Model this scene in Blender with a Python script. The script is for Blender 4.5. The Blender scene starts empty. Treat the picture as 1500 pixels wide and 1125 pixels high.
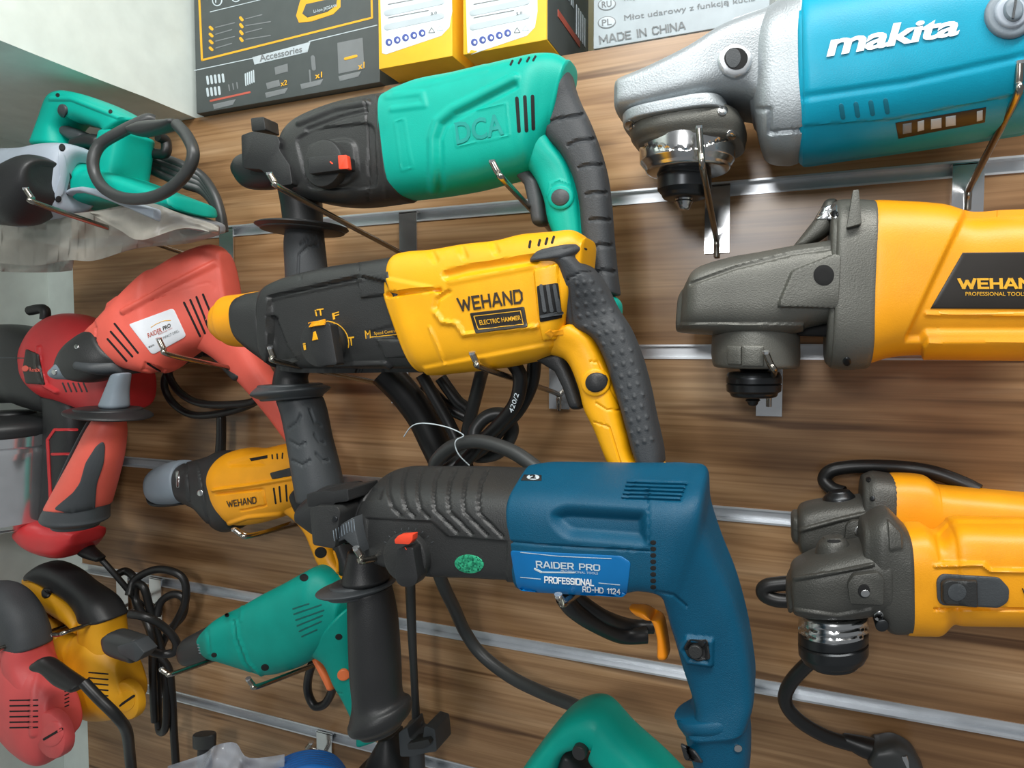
import bpy, bmesh, random
from math import *
from mathutils import Vector
from mathutils.bvhtree import BVHTree
random.seed(5)
SC = bpy.context.scene
COL = SC.collection

# ---------------------------------------------------------------- camera, world, lights, exposure
YAW, PIT, DIST, FPX = radians(22.2), radians(-2.9), 0.75, 1000.0
cam = bpy.data.cameras.new('camera')
cam.sensor_fit = 'HORIZONTAL'; cam.sensor_width = 36.0; cam.lens = 36.0 * FPX / 1500.0
cam.clip_start = 0.01; cam.clip_end = 50
camo = bpy.data.objects.new('camera', cam); COL.objects.link(camo)
camo.location = (0, -DIST, 0); camo.rotation_euler = (pi / 2 + PIT, 0, YAW)
SC.camera = camo
W = bpy.data.worlds.new('shop_ambient'); SC.world = W; W.use_nodes = True
bg = W.node_tree.nodes['Background']
bg.inputs['Color'].default_value = (0.93, 0.97, 1.0, 1); bg.inputs['Strength'].default_value = 0.21

def area(name, loc, target, size, energy, color=(1, 1, 1), sy=None):
    l = bpy.data.lights.new(name, 'AREA'); l.energy = energy; l.color = color
    l.shape = 'RECTANGLE'; l.size = size; l.size_y = sy or size
    o = bpy.data.objects.new(name, l); COL.objects.link(o); o.location = loc
    o.rotation_euler = (Vector(target) - Vector(loc)).to_track_quat('-Z', 'Y').to_euler()
    return o
area('ceiling_tube_lamp', (0.35, -0.72, 1.05), (0.1, 0, 0.0), 1.1, 14.5, (1.0, 0.98, 0.94), 0.2)
area('shop_ceiling_lamp', (-0.14, -1.95, 0.47), (-0.05, 0, 0.05), 0.3, 8, (1.0, 1.0, 1.0), 0.3)
area('left_fill_light', (-0.30, -0.85, 0.80), (-0.85, -0.15, 0.30), 0.35, 4.6, (0.97, 1.0, 0.98), 0.35)  # added fill to brighten the beam and left tools, not a shop lamp
SC.view_settings.view_transform = 'Standard'; SC.view_settings.look = 'None'
SC.view_settings.gamma = 1.0; SC.view_settings.exposure = 0.18
SC.view_settings.use_curve_mapping = False

# ---------------------------------------------------------------- measuring: where a sight line meets a plane parallel to the wall
CAM = Vector((0, -DIST, 0))
FW = Vector((-sin(YAW) * cos(PIT), cos(YAW) * cos(PIT), sin(PIT)))
RT = Vector((cos(YAW), sin(YAW), 0)); UPV = RT.cross(FW)
def ray(x, y): return FW + RT * ((x - 750) / FPX) - UPV * ((y - 562.5) / FPX)
def U(x, y, d):
    v = ray(x, y); return CAM + v * ((DIST - d) / v.y)
def P(p):
    q = p - CAM; z = q.dot(FW); return 750 + FPX * q.dot(RT) / z, 562.5 - FPX * q.dot(UPV) / z

# ---------------------------------------------------------------- materials
def lin(c):
    return tuple((x / 255 / 12.92) if x / 255 <= .04045 else ((x / 255 + .055) / 1.055) ** 2.4 for x in c)
def mat(name, rgb, rough=.45, metal=0., bump=0.0, bscale=900., var=.06, spec=.5, coat=0., alpha=1., trans=0.):
    m = bpy.data.materials.new(name); m.use_nodes = True
    nt = m.node_tree; b = nt.nodes['Principled BSDF']; c = lin(rgb)
    tc = nt.nodes.new('ShaderNodeTexCoord')
    nz = nt.nodes.new('ShaderNodeTexNoise'); nz.inputs['Scale'].default_value = 35; nz.inputs['Detail'].default_value = 4
    nt.links.new(tc.outputs['Object'], nz.inputs['Vector'])
    rp = nt.nodes.new('ShaderNodeValToRGB'); e = rp.color_ramp.elements
    e[0].position = .3; e[1].position = .7
    e[0].color = tuple(x * (1 - var) for x in c) + (1,); e[1].color = tuple(min(1, x * (1 + var)) for x in c) + (1,)
    nt.links.new(nz.outputs['Fac'], rp.inputs['Fac']); nt.links.new(rp.outputs['Color'], b.inputs['Base Color'])
    b.inputs['Roughness'].default_value = rough; b.inputs['Metallic'].default_value = metal
    b.inputs['Specular IOR Level'].default_value = spec; b.inputs['Coat Weight'].default_value = coat
    b.inputs['Alpha'].default_value = alpha; b.inputs['Transmission Weight'].default_value = trans
    if bump:
        n2 = nt.nodes.new('ShaderNodeTexNoise'); n2.inputs['Scale'].default_value = bscale; n2.inputs['Detail'].default_value = 2
        nt.links.new(tc.outputs['Object'], n2.inputs['Vector'])
        bp = nt.nodes.new('ShaderNodeBump'); bp.inputs['Strength'].default_value = bump; bp.inputs['Distance'].default_value = .001
        nt.links.new(n2.outputs['Fac'], bp.inputs['Height']); nt.links.new(bp.outputs['Normal'], b.inputs['Normal'])
    return m
def wood_mat():
    m = bpy.data.materials.new('walnut_laminate'); m.use_nodes = True
    nt = m.node_tree; b = nt.nodes['Principled BSDF']; L = nt.links
    tc = nt.nodes.new('ShaderNodeNewGeometry')
    def noise(sx, sz, scale, det, dist=0):
        mp = nt.nodes.new('ShaderNodeMapping'); mp.inputs['Scale'].default_value = (sx, 1, sz)
        L.new(tc.outputs['Position'], mp.inputs['Vector'])
        n = nt.nodes.new('ShaderNodeTexNoise'); n.inputs['Scale'].default_value = scale; n.inputs['Detail'].default_value = det
        n.inputs['Distortion'].default_value = dist
        L.new(mp.outputs['Vector'], n.inputs['Vector']); return n.outputs['Fac']
    def ramp(f, stops):
        r = nt.nodes.new('ShaderNodeValToRGB'); e = r.color_ramp.elements
        while len(e) < len(stops): e.new(.5)
        for k, (p, c) in enumerate(stops): e[k].position = p; e[k].color = lin(c) + (1,)
        L.new(f, r.inputs['Fac']); return r.outputs['Color']
    broad = ramp(noise(.8, 6.5, 3.6, 3, .5), [(.30, (124, 90, 58)), (.44, (156, 119, 82)), (.56, (178, 141, 102)), (.70, (198, 164, 126))])
    fine = ramp(noise(.9, 54, 4, 4, .5), [(.32, (184, 172, 162)), (.6, (255, 255, 255))])
    dark = ramp(noise(.6, 12, 3.2, 2, .8), [(.30, (112, 88, 70)), (.39, (255, 255, 255))])
    def mul(a, c, f):
        x = nt.nodes.new('ShaderNodeMix'); x.data_type = 'RGBA'; x.blend_type = 'MULTIPLY'; x.inputs[0].default_value = f
        L.new(a, x.inputs[6]); L.new(c, x.inputs[7]); return x.outputs[2]
    L.new(mul(mul(broad, fine, .6), dark, .7), b.inputs['Base Color'])
    b.inputs['Roughness'].default_value = .27
    return m
def paint_mat():
    m = mat('white_wall_paint', (226, 236, 230), .7, bump=.25, bscale=60, var=.05)
    return m
TEAL = mat('teal_plastic', (0, 170, 152), .45, bump=.12, spec=.3)
TEALD = mat('teal_plastic_dull', (0, 146, 132), .5, bump=.12, spec=.3)
TEALE = mat('teal_relief_shade', (0, 150, 140), .5)  # letters share the body teal; the darker tone stands for relief shading
YEL = mat('yellow_plastic', (248, 176, 8), .42, bump=.1)
YELS = mat('yellow_gold_plastic', (246, 165, 16), .42, bump=.1)
YELG = mat('amber_plastic', (222, 158, 20), .5, bump=.1)
RED = mat('coral_red_plastic', (232, 100, 84), .5, bump=.12)
RED2 = mat('deep_red_plastic', (205, 48, 52), .4, bump=.1)
RED3 = mat('dusty_red_plastic', (208, 82, 82), .5, bump=.1)
BLUE = mat('petrol_blue_plastic', (0, 78, 108), .42, bump=.35, spec=.35, bscale=1500)
LBLUE = mat('blue_print', (0, 108, 172), .35)
CYAN = mat('bright_teal_plastic', (0, 158, 190), .4, bump=.1, spec=.35)
CYAND = mat('dark_teal_slot_shade', (0, 112, 134), .5)  # dark teal stands for the shade inside flat vent slots
MAGD = mat('black_cast_housing', (78, 78, 74), .42, bump=.35, metal=.3)
BLK = mat('black_plastic', (38, 39, 40), .45, bump=.2)
BLKH = mat('black_plastic_housing', (46, 47, 47), .42, bump=.25)
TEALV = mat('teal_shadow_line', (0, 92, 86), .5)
RUB = mat('charcoal_rubber', (62, 65, 68), .6, bump=.3)
DGREY = mat('dark_grey_plastic', (66, 70, 73), .5, bump=.2)
MAG = mat('dark_cast_housing', (104, 104, 98), .42, bump=.35, metal=.3)
GREY = mat('grey_plastic', (128, 140, 150), .45, bump=.1)
LGREY = mat('light_grey_plastic', (168, 178, 190), .4, bump=.1)
CAST = mat('silver_cast_aluminium', (168, 175, 179), .45, metal=.5, bump=.35, bscale=700)
STEEL = mat('bright_steel', (205, 206, 206), .2, metal=1.)
CHROME = mat('polished_chrome', (222, 224, 226), .16, metal=.9)
HOOKM = mat('zinc_wire', (160, 155, 146), .24, metal=1.)
ALU = mat('aluminium_channel', (222, 226, 230), .36, metal=.7)
IRON = mat('black_steel', (62, 64, 66), .33, metal=.8)
CORDM = mat('black_rubber_cord', (30, 30, 30), .38)
CORDG = mat('dark_grey_cord', (58, 60, 60), .4)
HOLE = mat('opening_shade', (14, 14, 15), .8)  # near-black paints the shade of slots and holes left uncut
ORANGE = mat('orange_plastic', (255, 150, 20), .42)
REDO = mat('red_orange_plastic', (250, 80, 50), .4)
SALM = mat('salmon_orange_plastic', (236, 120, 66), .45)
WHITE = mat('white_print', (244, 246, 246), .5)
INK = mat('dark_ink', (50, 40, 30), .5)
GOLD = mat('amber_ink', (236, 176, 40), .5)
SILV = mat('pale_ink', (196, 208, 214), .5)
INKG = mat('grey_ink', (120, 124, 126), .6)
INKB = mat('blue_ink', (72, 88, 160), .6)
LABELW = mat('white_label', (232, 236, 242), .4)
LBLK = mat('black_label', (40, 36, 32), .35)
CARTB = mat('black_carton', (76, 82, 82), .45, var=.08)
CARTY = mat('yellow_carton', (250, 196, 44), .5)
CARTW = mat('white_carton_panel', (226, 234, 240), .5)
CARTG = mat('pale_grey_carton', (186, 196, 202), .55, var=.08)
BAND = mat('grey_band_print', (188, 198, 204), .5)
REDINK = mat('red_ink', (190, 90, 74), .5)
BAG = mat('cloudy_polythene', (176, 172, 162), .3, bump=.3, bscale=40, alpha=.6, var=.1)
CLEAR = mat('clear_polythene', (190, 196, 206), .15, bump=.8, bscale=70, alpha=.5)
BLUEB = mat('blue_plastic_coil', (20, 100, 176), .35)
WOOD = wood_mat(); PAINT = paint_mat()
def holo_mat():
    m = mat('hologram_foil', (40, 150, 120), .25, metal=.6)
    nt = m.node_tree; b = nt.nodes['Principled BSDF']
    v = nt.nodes.new('ShaderNodeTexVoronoi'); v.inputs['Scale'].default_value = 700
    tc = nt.nodes.new('ShaderNodeTexCoord'); nt.links.new(tc.outputs['Object'], v.inputs['Vector'])
    r = nt.nodes.new('ShaderNodeValToRGB'); e = r.color_ramp.elements
    e[0].color = lin((10, 70, 60)) + (1,); e[1].color = lin((90, 255, 190)) + (1,)
    nt.links.new(v.outputs['Color'], r.inputs['Fac']); nt.links.new(r.outputs['Color'], b.inputs['Base Color'])
    return m
HOLO = holo_mat()

# ---------------------------------------------------------------- shape helpers
def catmull(pts, sub, lin_=False, subs=None):
    """interpolate rows of numbers"""
    out = []; n = len(pts)
    for i in range(n - 1):
        p0 = pts[max(i - 1, 0)]; p1 = pts[i]; p2 = pts[i + 1]; p3 = pts[min(i + 2, n - 1)]
        m_ = subs[i] if subs else sub
        for k in range(m_):
            t = k / m_
            if lin_: out.append([a + (b - a) * t for a, b in zip(p1, p2)]); continue
            t2 = t * t; t3 = t2 * t
            out.append([.5 * (2 * b + (c - a) * t + (2 * a - 5 * b + 4 * c - d) * t2 + (3 * b - a - 3 * c + d) * t3)
                        for a, b, c, d in zip(p0, p1, p2, p3)])
    out.append(list(pts[-1])); return out
def sp(c, n): return copysign(abs(c) ** (2. / n), c)
_SE = {}
def se(n, N, wf=1.):
    """N points equally spaced along a unit superellipse of exponent n"""
    if (n, N, wf) not in _SE:
        M = 1440; q = [(sp(cos(2 * pi * k / M), n), sp(sin(2 * pi * k / M), n)) for k in range(M + 1)]; c = [0.]
        for a, b in zip(q, q[1:]): c.append(c[-1] + hypot(b[0] - a[0], b[1] - a[1]) * (wf if a[1] > -.25 else 1.))
        out = []; k = 0
        for j in range(N):
            s_ = c[-1] * (j + .5) / N
            while c[k + 1] < s_: k += 1
            t_ = (s_ - c[k]) / (c[k + 1] - c[k]); out.append((q[k][0] + (q[k + 1][0] - q[k][0]) * t_, q[k][1] + (q[k + 1][1] - q[k][1]) * t_))
        _SE[(n, N, wf)] = out
    return _SE[(n, N, wf)]
def circ(cx, cy, rx, ry=None, rot=0, n=28):
    ry = ry or rx; r = radians(rot)
    return [(cx + rx * cos(a) * cos(r) - ry * sin(a) * sin(r), cy + rx * cos(a) * sin(r) + ry * sin(a) * cos(r))
            for a in (2 * pi * k / n for k in range(n))]
def stadium(a, b, w, n=5):
    dx, dy = b[0] - a[0], b[1] - a[1]; L = hypot(dx, dy) or 1; g = atan2(dy, dx); r = w / 2
    return [(b[0] + r * cos(g - pi / 2 + pi * k / n), b[1] + r * sin(g - pi / 2 + pi * k / n)) for k in range(n + 1)] + \
           [(a[0] + r * cos(g + pi / 2 + pi * k / n), a[1] + r * sin(g + pi / 2 + pi * k / n)) for k in range(n + 1)]
def rnd(poly, r, k=4):
    out = []; n = len(poly)
    for i in range(n):
        p = Vector(poly[i]).to_2d(); a = Vector(poly[i - 1]).to_2d(); b = Vector(poly[(i + 1) % n]).to_2d()
        da = a - p; db = b - p; ra = min(r, da.length * .45); rb = min(r, db.length * .45)
        s = p + da.normalized() * ra; e = p + db.normalized() * rb
        for j in range(k + 1):
            t = j / k; out.append(tuple(s * (1 - t) ** 2 + p * 2 * t * (1 - t) + e * t * t))
    return out
def segd(p, a, b):
    ax, ay = a; bx, by = b; dx, dy = bx - ax, by - ay; L = dx * dx + dy * dy
    t = 0 if L == 0 else max(0, min(1, ((p[0] - ax) * dx + (p[1] - ay) * dy) / L))
    return hypot(p[0] - ax - t * dx, p[1] - ay - t * dy)
def inside(p, poly):
    c = False; j = len(poly) - 1
    for i in range(len(poly)):
        xi, yi = poly[i]; xj, yj = poly[j]
        if (yi > p[1]) != (yj > p[1]) and p[0] < (xj - xi) * (p[1] - yi) / (yj - yi) + xi: c = not c
        j = i
    return c
def make(name, vs, fs, m, parent=None, org=Vector((0, 0, 0)), angle=38):
    me = bpy.data.meshes.new(name)
    me.from_pydata([tuple(v - org) for v in vs], [], fs); me.update()
    bm = bmesh.new(); bm.from_mesh(me); bmesh.ops.recalc_face_normals(bm, faces=bm.faces); bm.to_mesh(me); bm.free()
    me.shade_smooth(); me.set_sharp_from_angle(angle=radians(angle))
    me.materials.append(m)
    o = bpy.data.objects.new(name, me); COL.objects.link(o)
    if parent: o.parent = parent
    return o
def boxverts(x0, x1, y0, y1, z0, z1):
    v = [Vector((x, y, z)) for x in (x0, x1) for y in (y0, y1) for z in (z0, z1)]
    return v, [(0, 1, 3, 2), (4, 6, 7, 5), (0, 4, 5, 1), (2, 3, 7, 6), (0, 2, 6, 4), (1, 5, 7, 3)]
def struct(name, vs, fs, m, parent=None, kind='structure'):
    o = make(name, vs, fs, m, parent, angle=30)
    if kind and not parent: o['kind'] = kind
    return o

_O = [(0, .15), (.15, 0), (.85, 0), (1, .15), (1, .85), (.85, 1), (.15, 1), (0, .85), (0, .15)]
GLYPH = {' ': (.35, []), 'W': (1.15, [[(0, 1), (.25, 0), (.5, .8), (.75, 0), (1, 1)]]), 'E': (.62, [[(1, 1), (0, 1), (0, 0), (1, 0)], [(0, .5), (.85, .5)]]), 'H': (.72, [[(0, 0), (0, 1)], [(1, 0), (1, 1)], [(0, .5), (1, .5)]]),
    'A': (.82, [[(0, 0), (.42, 1), (.58, 1), (1, 0)], [(.2, .3), (.8, .3)]]), 'N': (.75, [[(0, 0), (0, 1), (1, 0), (1, 1)]]), 'D': (.75, [[(0, 0), (0, 1), (.7, 1), (1, .75), (1, .25), (.7, 0), (0, 0)]]),
    'M': (.95, [[(0, 0), (0, 1), (.5, .25), (1, 1), (1, 0)]]), 'I': (.02, [[(0, 0), (0, 1)]]), 'C': (.72, [[(1, .8), (.8, 1), (.2, 1), (0, .8), (0, .2), (.2, 0), (.8, 0), (1, .2)]]),
    'R': (.7, [[(0, 0), (0, 1), (.8, 1), (1, .85), (1, .6), (.8, .45), (0, .45)], [(.55, .45), (1, 0)]]), 'P': (.68, [[(0, 0), (0, 1), (.8, 1), (1, .85), (1, .58), (.8, .43), (0, .43)]]),
    'O': (.78, [_O]), 'F': (.6, [[(1, 1), (0, 1), (0, 0)], [(0, .5), (.85, .5)]]), 'S': (.66, [[(1, .85), (.8, 1), (.2, 1), (0, .85), (0, .62), (.2, .5), (.8, .5), (1, .38), (1, .15), (.8, 0), (.2, 0), (0, .15)]]), 'L': (.58, [[(0, 1), (0, 0), (1, 0)]]),
    '-': (.4, [[(0, .45), (1, .45)]]), '1': (.3, [[(0, .8), (1, 1), (1, 0)]]), '2': (.62, [[(0, .8), (.2, 1), (.8, 1), (1, .8), (1, .6), (0, 0), (1, 0)]]), '4': (.66, [[(.75, 0), (.75, 1), (0, .3), (1, .3)]]), 'T': (.7, [[(0, 1), (1, 1)], [(.5, 1), (.5, 0)]])}
class Thing:
    def __init__(s, name, label, cat, base, fr=(0, 0, 1), d=.1, hw=.03, group=None, ref=0., sil=None):
        s.root = bpy.data.objects.new(name, None); COL.objects.link(s.root); s.root.empty_display_size = .02
        s.fr = fr; s.d = d; s.hw = hw; s.ref = ref; s.sil = sil; s.vv = []; s.ff = []; s.bvh = None
        p = base; s.root.location = U(p[0], p[1], d); s.org = Vector(s.root.location)
        s.root['label'] = label; s.root['category'] = cat
        if group: s.root['group'] = group
    def g(s, p, fr=None):
        fr = fr or s.fr; return (fr[0] + p[0] / fr[2], fr[1] + p[1] / fr[2])
    def silref(s, p):
        """edges on the far side from the wall's vanishing point are the front edges of a thick body, the others its back edges"""
        cx, cy, k = s.sil; a = Vector((p[0] - cx, p[1] - cy)); b = Vector((cx - 1158, cy - 512)).normalized()
        return max(-1, min(1, k * a.dot(b) / max(60, a.length)))
    def put(s, name, vs, fs, m, parent=None, solid=True, label=None, angle=38):
        o = make(name, vs, fs, m, parent or s.root, s.org, angle)
        if label: o['label'] = label
        if solid:
            b = len(s.vv); s.vv += [Vector(v) for v in vs]; s.ff += [tuple(i + b for i in f) for f in fs]; s.bvh = None
        return o
    def hit(s, x, y):
        if s.bvh is None: s.bvh = BVHTree.FromPolygons(s.vv, s.ff)
        v = ray(x, y).normalized(); loc, n, i, dd = s.bvh.ray_cast(CAM, v)
        if loc is None: return U(x, y, s.d + s.hw), Vector((0, -1, 0))
        if n.dot(v) > 0: n = -n
        return loc, n
    def field(s, p, nrm, fl):
        if nrm.dot(CAM - p) <= 0: return p
        q = P(p); tot = 0
        for kind, pts, dep, w in fl:
            if kind == 'dot':
                for c in pts:
                    e = hypot(q[0] - c[0], q[1] - c[1])
                    if e < w: tot += dep * (1 - (e / w) ** 2); break
                continue
            x0, x1, y0, y1 = pts[1]; pl = pts[0]
            if not (x0 - w < q[0] < x1 + w and y0 - w < q[1] < y1 + w): continue
            if kind == 'line':
                e = min(segd(q, pl[i], pl[i + 1]) for i in range(len(pl) - 1))
                if e < w: tot += dep * (1 - (e / w) ** 2)
            elif inside(q, pl):
                e = min(segd(q, pl[i - 1], pl[i]) for i in range(len(pl)))
                t = min(1, e / w); tot += dep * t * t * (3 - 2 * t)
        return p - nrm * tot if tot else p
    def loft(s, name, st, m, hw=None, n=2.6, d=None, ref=None, shear=0., sub=6, N=40, cap=(.004, .004), field=(), parent=None,
             straight=False, label=None, solid=True, res=2.4):
        d = s.d if d is None else d; rows = []; ref = s.ref if ref is None else ref
        for q in st:
            h = q[4] if len(q) > 4 and q[4] is not None else hw
            dd = q[5] if len(q) > 5 and q[5] is not None else d
            a = s.g(q[:2]); b = s.g(q[2:4])
            ra, rb = (s.silref(a), s.silref(b)) if s.sil else (ref, ref)
            A = U(*a, dd + ra * (h or .02)); B = U(*b, dd + rb * (h or .02)); A.y = B.y = -dd
            if h is None: h = (A - B).length / 2
            A.z -= shear * h * ref; B.z -= shear * h * ref
            rows.append(list(A) + list(B) + [h])
        subs = None
        if field: N = max(N, 190)
        if field and not straight:
            gs = [(s.g(q[:2]), s.g(q[2:4])) for q in st]
            subs = [max(3, int(max(hypot(a[0][0] - b[0][0], a[0][1] - b[0][1]), hypot(a[1][0] - b[1][0], a[1][1] - b[1][1])) / res)) for a, b in zip(gs, gs[1:])]
        rows = catmull(rows, sub, straight, subs)
        fl = []
        for f in field:
            fr = f[4] if len(f) > 4 else s.fr
            pp = [s.g(p, fr) for p in f[1]]
            if f[0] == 'dot': fl.append((f[0], pp, f[2], f[3] / fr[2]))
            else:
                xs = [p[0] for p in pp]; ys = [p[1] for p in pp]
                fl.append((f[0], (pp, (min(xs), max(xs), min(ys), max(ys))), f[2], f[3] / fr[2]))
        cs = []
        for r in rows: cs.append(((Vector(r[:3]) + Vector(r[3:6])) / 2, (Vector(r[:3]) - Vector(r[3:6])) / 2, r[6]))
        rings = []
        def ring(c, a, h, k=1., off=Vector((0, 0, 0)), ff=True):
            out = []; b = Vector((0, -h, shear * h)); al = a.length or 1e-6
            an = a / al; bn = Vector((0, -1, 0))
            for j in range(N):
                u, v = se(n, N, 3. if field else 1.)[j]
                p = c + off + (a * u + b * v) * k
                if fl and ff:
                    nr = an * (sp(u, 2 / (n - 1)) / al) + bn * (sp(v, 2 / (n - 1)) / max(h, 1e-6))
                    p = s.field(p, nr.normalized(), fl)
                out.append(p)
            return out
        def capring(c, a, h, dr, L):
            mn = max(min(a.length, h), 1e-5)
            return [ring(c, a, h, 1 - min(L / mn, .9) * (1 - cos(radians(t))), dr * (L * sin(radians(t))), False) for t in (28, 55, 90)]
        d0 = (cs[0][0] - cs[1][0]).normalized(); d1 = (cs[-1][0] - cs[-2][0]).normalized()
        if cap[0]: rings += capring(*cs[0], d0, cap[0])[::-1]
        rings += [ring(*c) for c in cs]
        if cap[1]: rings += capring(*cs[-1], d1, cap[1])
        vs = [p for r in rings for p in r]; fs = []
        for i in range(len(rings) - 1):
            for j in range(N):
                k = (j + 1) % N; fs.append((i * N + j, i * N + k, (i + 1) * N + k, (i + 1) * N + j))
        for i, rev in ((0, 1), (len(rings) - 1, 0)):
            c = len(vs); vs.append(sum(rings[i], Vector()) / N)
            for j in range(N):
                k = (j + 1) % N; fs.append((c, i * N + k, i * N + j) if rev else (c, i * N + j, i * N + k))
        return s.put(name, vs, fs, m, parent, solid, label)
    def prism(s, name, poly, m, df, th, bev=.002, parent=None, solid=True, label=None, seg=2, fr=None):
        pp = [U(*s.g(p, fr), df) for p in poly]
        bm = bmesh.new(); f = bm.faces.new([bm.verts.new(p) for p in pp])
        r = bmesh.ops.extrude_face_region(bm, geom=[f])
        bmesh.ops.translate(bm, verts=[v for v in r['geom'] if isinstance(v, bmesh.types.BMVert)], vec=(0, th, 0))
        if bev: bmesh.ops.bevel(bm, geom=list(bm.edges), offset=bev, segments=seg, affect='EDGES', profile=.5, clamp_overlap=True)
        bmesh.ops.triangulate(bm, faces=[f for f in bm.faces if len(f.verts) > 4])
        bm.verts.index_update()
        vs = [v.co.copy() for v in bm.verts]; fs = [tuple(v.index for v in f.verts) for f in bm.faces]; bm.free()
        return s.put(name, vs, fs, m, parent, solid, label, 50)
    def tube(s, name, pts, r, m, sub=6, N=10, parent=None, solid=False, label=None, straight=False, fr=None, d=None):
        d = s.d if d is None else d
        rows = []
        for p in pts: rows.append(list(U(*s.g(p[:2], fr), p[2] if len(p) > 2 else d)) + [p[3] if len(p) > 3 else r])
        return s.put(name, *tubemesh(catmull(rows, sub, straight), N), m, parent, solid, label, 60)
    def pad(s, name, poly, h, m, e=2., parent=None, solid=False, label=None, dome=0., step=5., fr=None, sink=.0008):
        pp = [s.g(p, fr) for p in poly]; n = len(pp); out = []
        for i in range(n):
            a, b = pp[i], pp[(i + 1) % n]; L = hypot(b[0] - a[0], b[1] - a[1]); k = max(1, int(L / step))
            out += [(a[0] + (b[0] - a[0]) * t / k, a[1] + (b[1] - a[1]) * t / k) for t in range(k)]
        n = len(out); cx = sum(p[0] for p in out) / n; cy = sum(p[1] for p in out) / n
        def scl(k): return [(cx + (p[0] - cx) * k, cy + (p[1] - cy) * k) for p in out]
        def ins(e_):
            q = []
            for p in out:
                L = hypot(p[0] - cx, p[1] - cy) or 1; k = max(.2, 1 - e_ / L); q.append((cx + (p[0] - cx) * k, cy + (p[1] - cy) * k))
            return q
        size = max(max(p[0] for p in out) - min(p[0] for p in out), max(p[1] for p in out) - min(p[1] for p in out))
        nr = max(2, int(size / 2 / 6))
        rings = [(out, -sink), (out, h * .55), (ins(e * .35), h * .88), (ins(e), h)]
        base = ins(e)
        for k in range(1, nr):
            t = 1 - k / nr; rings.append(([(cx + (p[0] - cx) * t, cy + (p[1] - cy) * t) for p in base], h + dome * (1 - t * t)))
        vs = []; fs = []; cache = {}
        for pts, o in rings:
            for p in pts:
                key = (round(p[0], 3), round(p[1], 3))
                if key not in cache: cache[key] = s.hit(*p)
                l, nm = cache[key]; vs.append(l + nm * o)
        for i in range(len(rings) - 1):
            for j in range(n):
                k = (j + 1) % n; fs.append((i * n + j, i * n + k, (i + 1) * n + k, (i + 1) * n + j))
        l, nm = s.hit(cx, cy); vs.append(l + nm * (h + dome)); c = len(vs) - 1; b = (len(rings) - 1) * n
        for j in range(n): fs.append((c, b + j, b + (j + 1) % n))
        return s.put(name, vs, fs, m, parent, solid, label, 42)
    def slot(s, a, b, w, m=None, name='vent_slot', parent=None, h=.0003, fr=None):  # flat strip; the near-black default stands for shade in a recess
        return s.pad(name, stadium(a, b, w), h, m or HOLE, .5, parent, fr=fr)
    def slots(s, L, w, m=None, name='vent_slot', parent=None, fr=None, h=.0003):
        for a, b in L: s.slot(a, b, w, m, name, parent, h, fr)
    def screw(s, x, y, r, m=None, name='screw', parent=None, fr=None):
        o = s.pad(name, circ(x, y, r, n=14), .0012, m or STEEL, 1., parent, fr=fr)
        return o
    def text(s, t, quad, m, bold=0., shear=0., h=.0006, parent=None, name='lettering', fr=None, space=1.):
        cv = bpy.data.curves.new('t', 'FONT'); cv.body = t; cv.offset = bold; cv.shear = shear; cv.resolution_u = 3; cv.space_character = space
        ob = bpy.data.objects.new('t', cv); COL.objects.link(ob)
        me = bpy.data.meshes.new_from_object(ob.evaluated_get(bpy.context.evaluated_depsgraph_get()))
        bpy.data.objects.remove(ob); bpy.data.curves.remove(cv)
        bm = bmesh.new(); bm.from_mesh(me); bpy.data.meshes.remove(me)
        bmesh.ops.remove_doubles(bm, verts=bm.verts, dist=1e-5)
        xs = [v.co.x for v in bm.verts]; ys = [v.co.y for v in bm.verts]
        x0, x1, y0, y1 = min(xs), max(xs), min(ys), max(ys)
        TL, TR, BR, BL = [s.g(p, fr) for p in quad]; vs = []
        bm.verts.index_update()
        for v in bm.verts:
            u = (v.co.x - x0) / (x1 - x0); w = (v.co.y - y0) / (y1 - y0)
            p = [(TL[k] * (1 - u) + TR[k] * u) * w + (BL[k] * (1 - u) + BR[k] * u) * (1 - w) for k in (0, 1)]
            l, n = s.hit(*p); vs.append(l + n * h)
        fs = [tuple(v.index for v in f.verts) for f in bm.faces]; bm.free()
        return s.put(name, vs, fs, m, parent, False)
    def strokes(s, t, quad, m, w=.17, gap=.24, h=.0007, parent=None, name='lettering', fr=None):
        TL, TR, BR, BL = [s.g(p, fr) for p in quad]; segs = []; x = 0.
        for ch in t:
            wd, st = GLYPH[ch]
            for ln in st: segs += [((a[0] * wd + x, a[1]), (b[0] * wd + x, b[1])) for a, b in zip(ln, ln[1:])]
            x += wd + gap
        tot = x - gap; vs = []; fs = []; k2 = w / 2
        def pt(u, v):
            u = (u + k2) / (tot + w); v = (v + k2) / (1 + w)
            p = [(TL[k] * (1 - u) + TR[k] * u) * v + (BL[k] * (1 - u) + BR[k] * u) * (1 - v) for k in (0, 1)]
            l, n = s.hit(*p); return l + n * h
        for a, b in segs:
            dx, dy = b[0] - a[0], b[1] - a[1]; L = hypot(dx, dy); dx /= L; dy /= L; e = k2 * .92; q = max(1, int(L / .3)); b0 = len(vs)
            for i in range(q + 1):
                f_ = -e + (L + 2 * e) * i / q
                for sd in (-k2, k2): vs.append(pt(a[0] + dx * f_ - dy * sd, a[1] + dy * f_ + dx * sd))
            for i in range(q): fs.append((b0 + 2 * i, b0 + 2 * i + 1, b0 + 2 * i + 3, b0 + 2 * i + 2))
        return s.put(name, vs, fs, m, parent, False)
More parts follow.
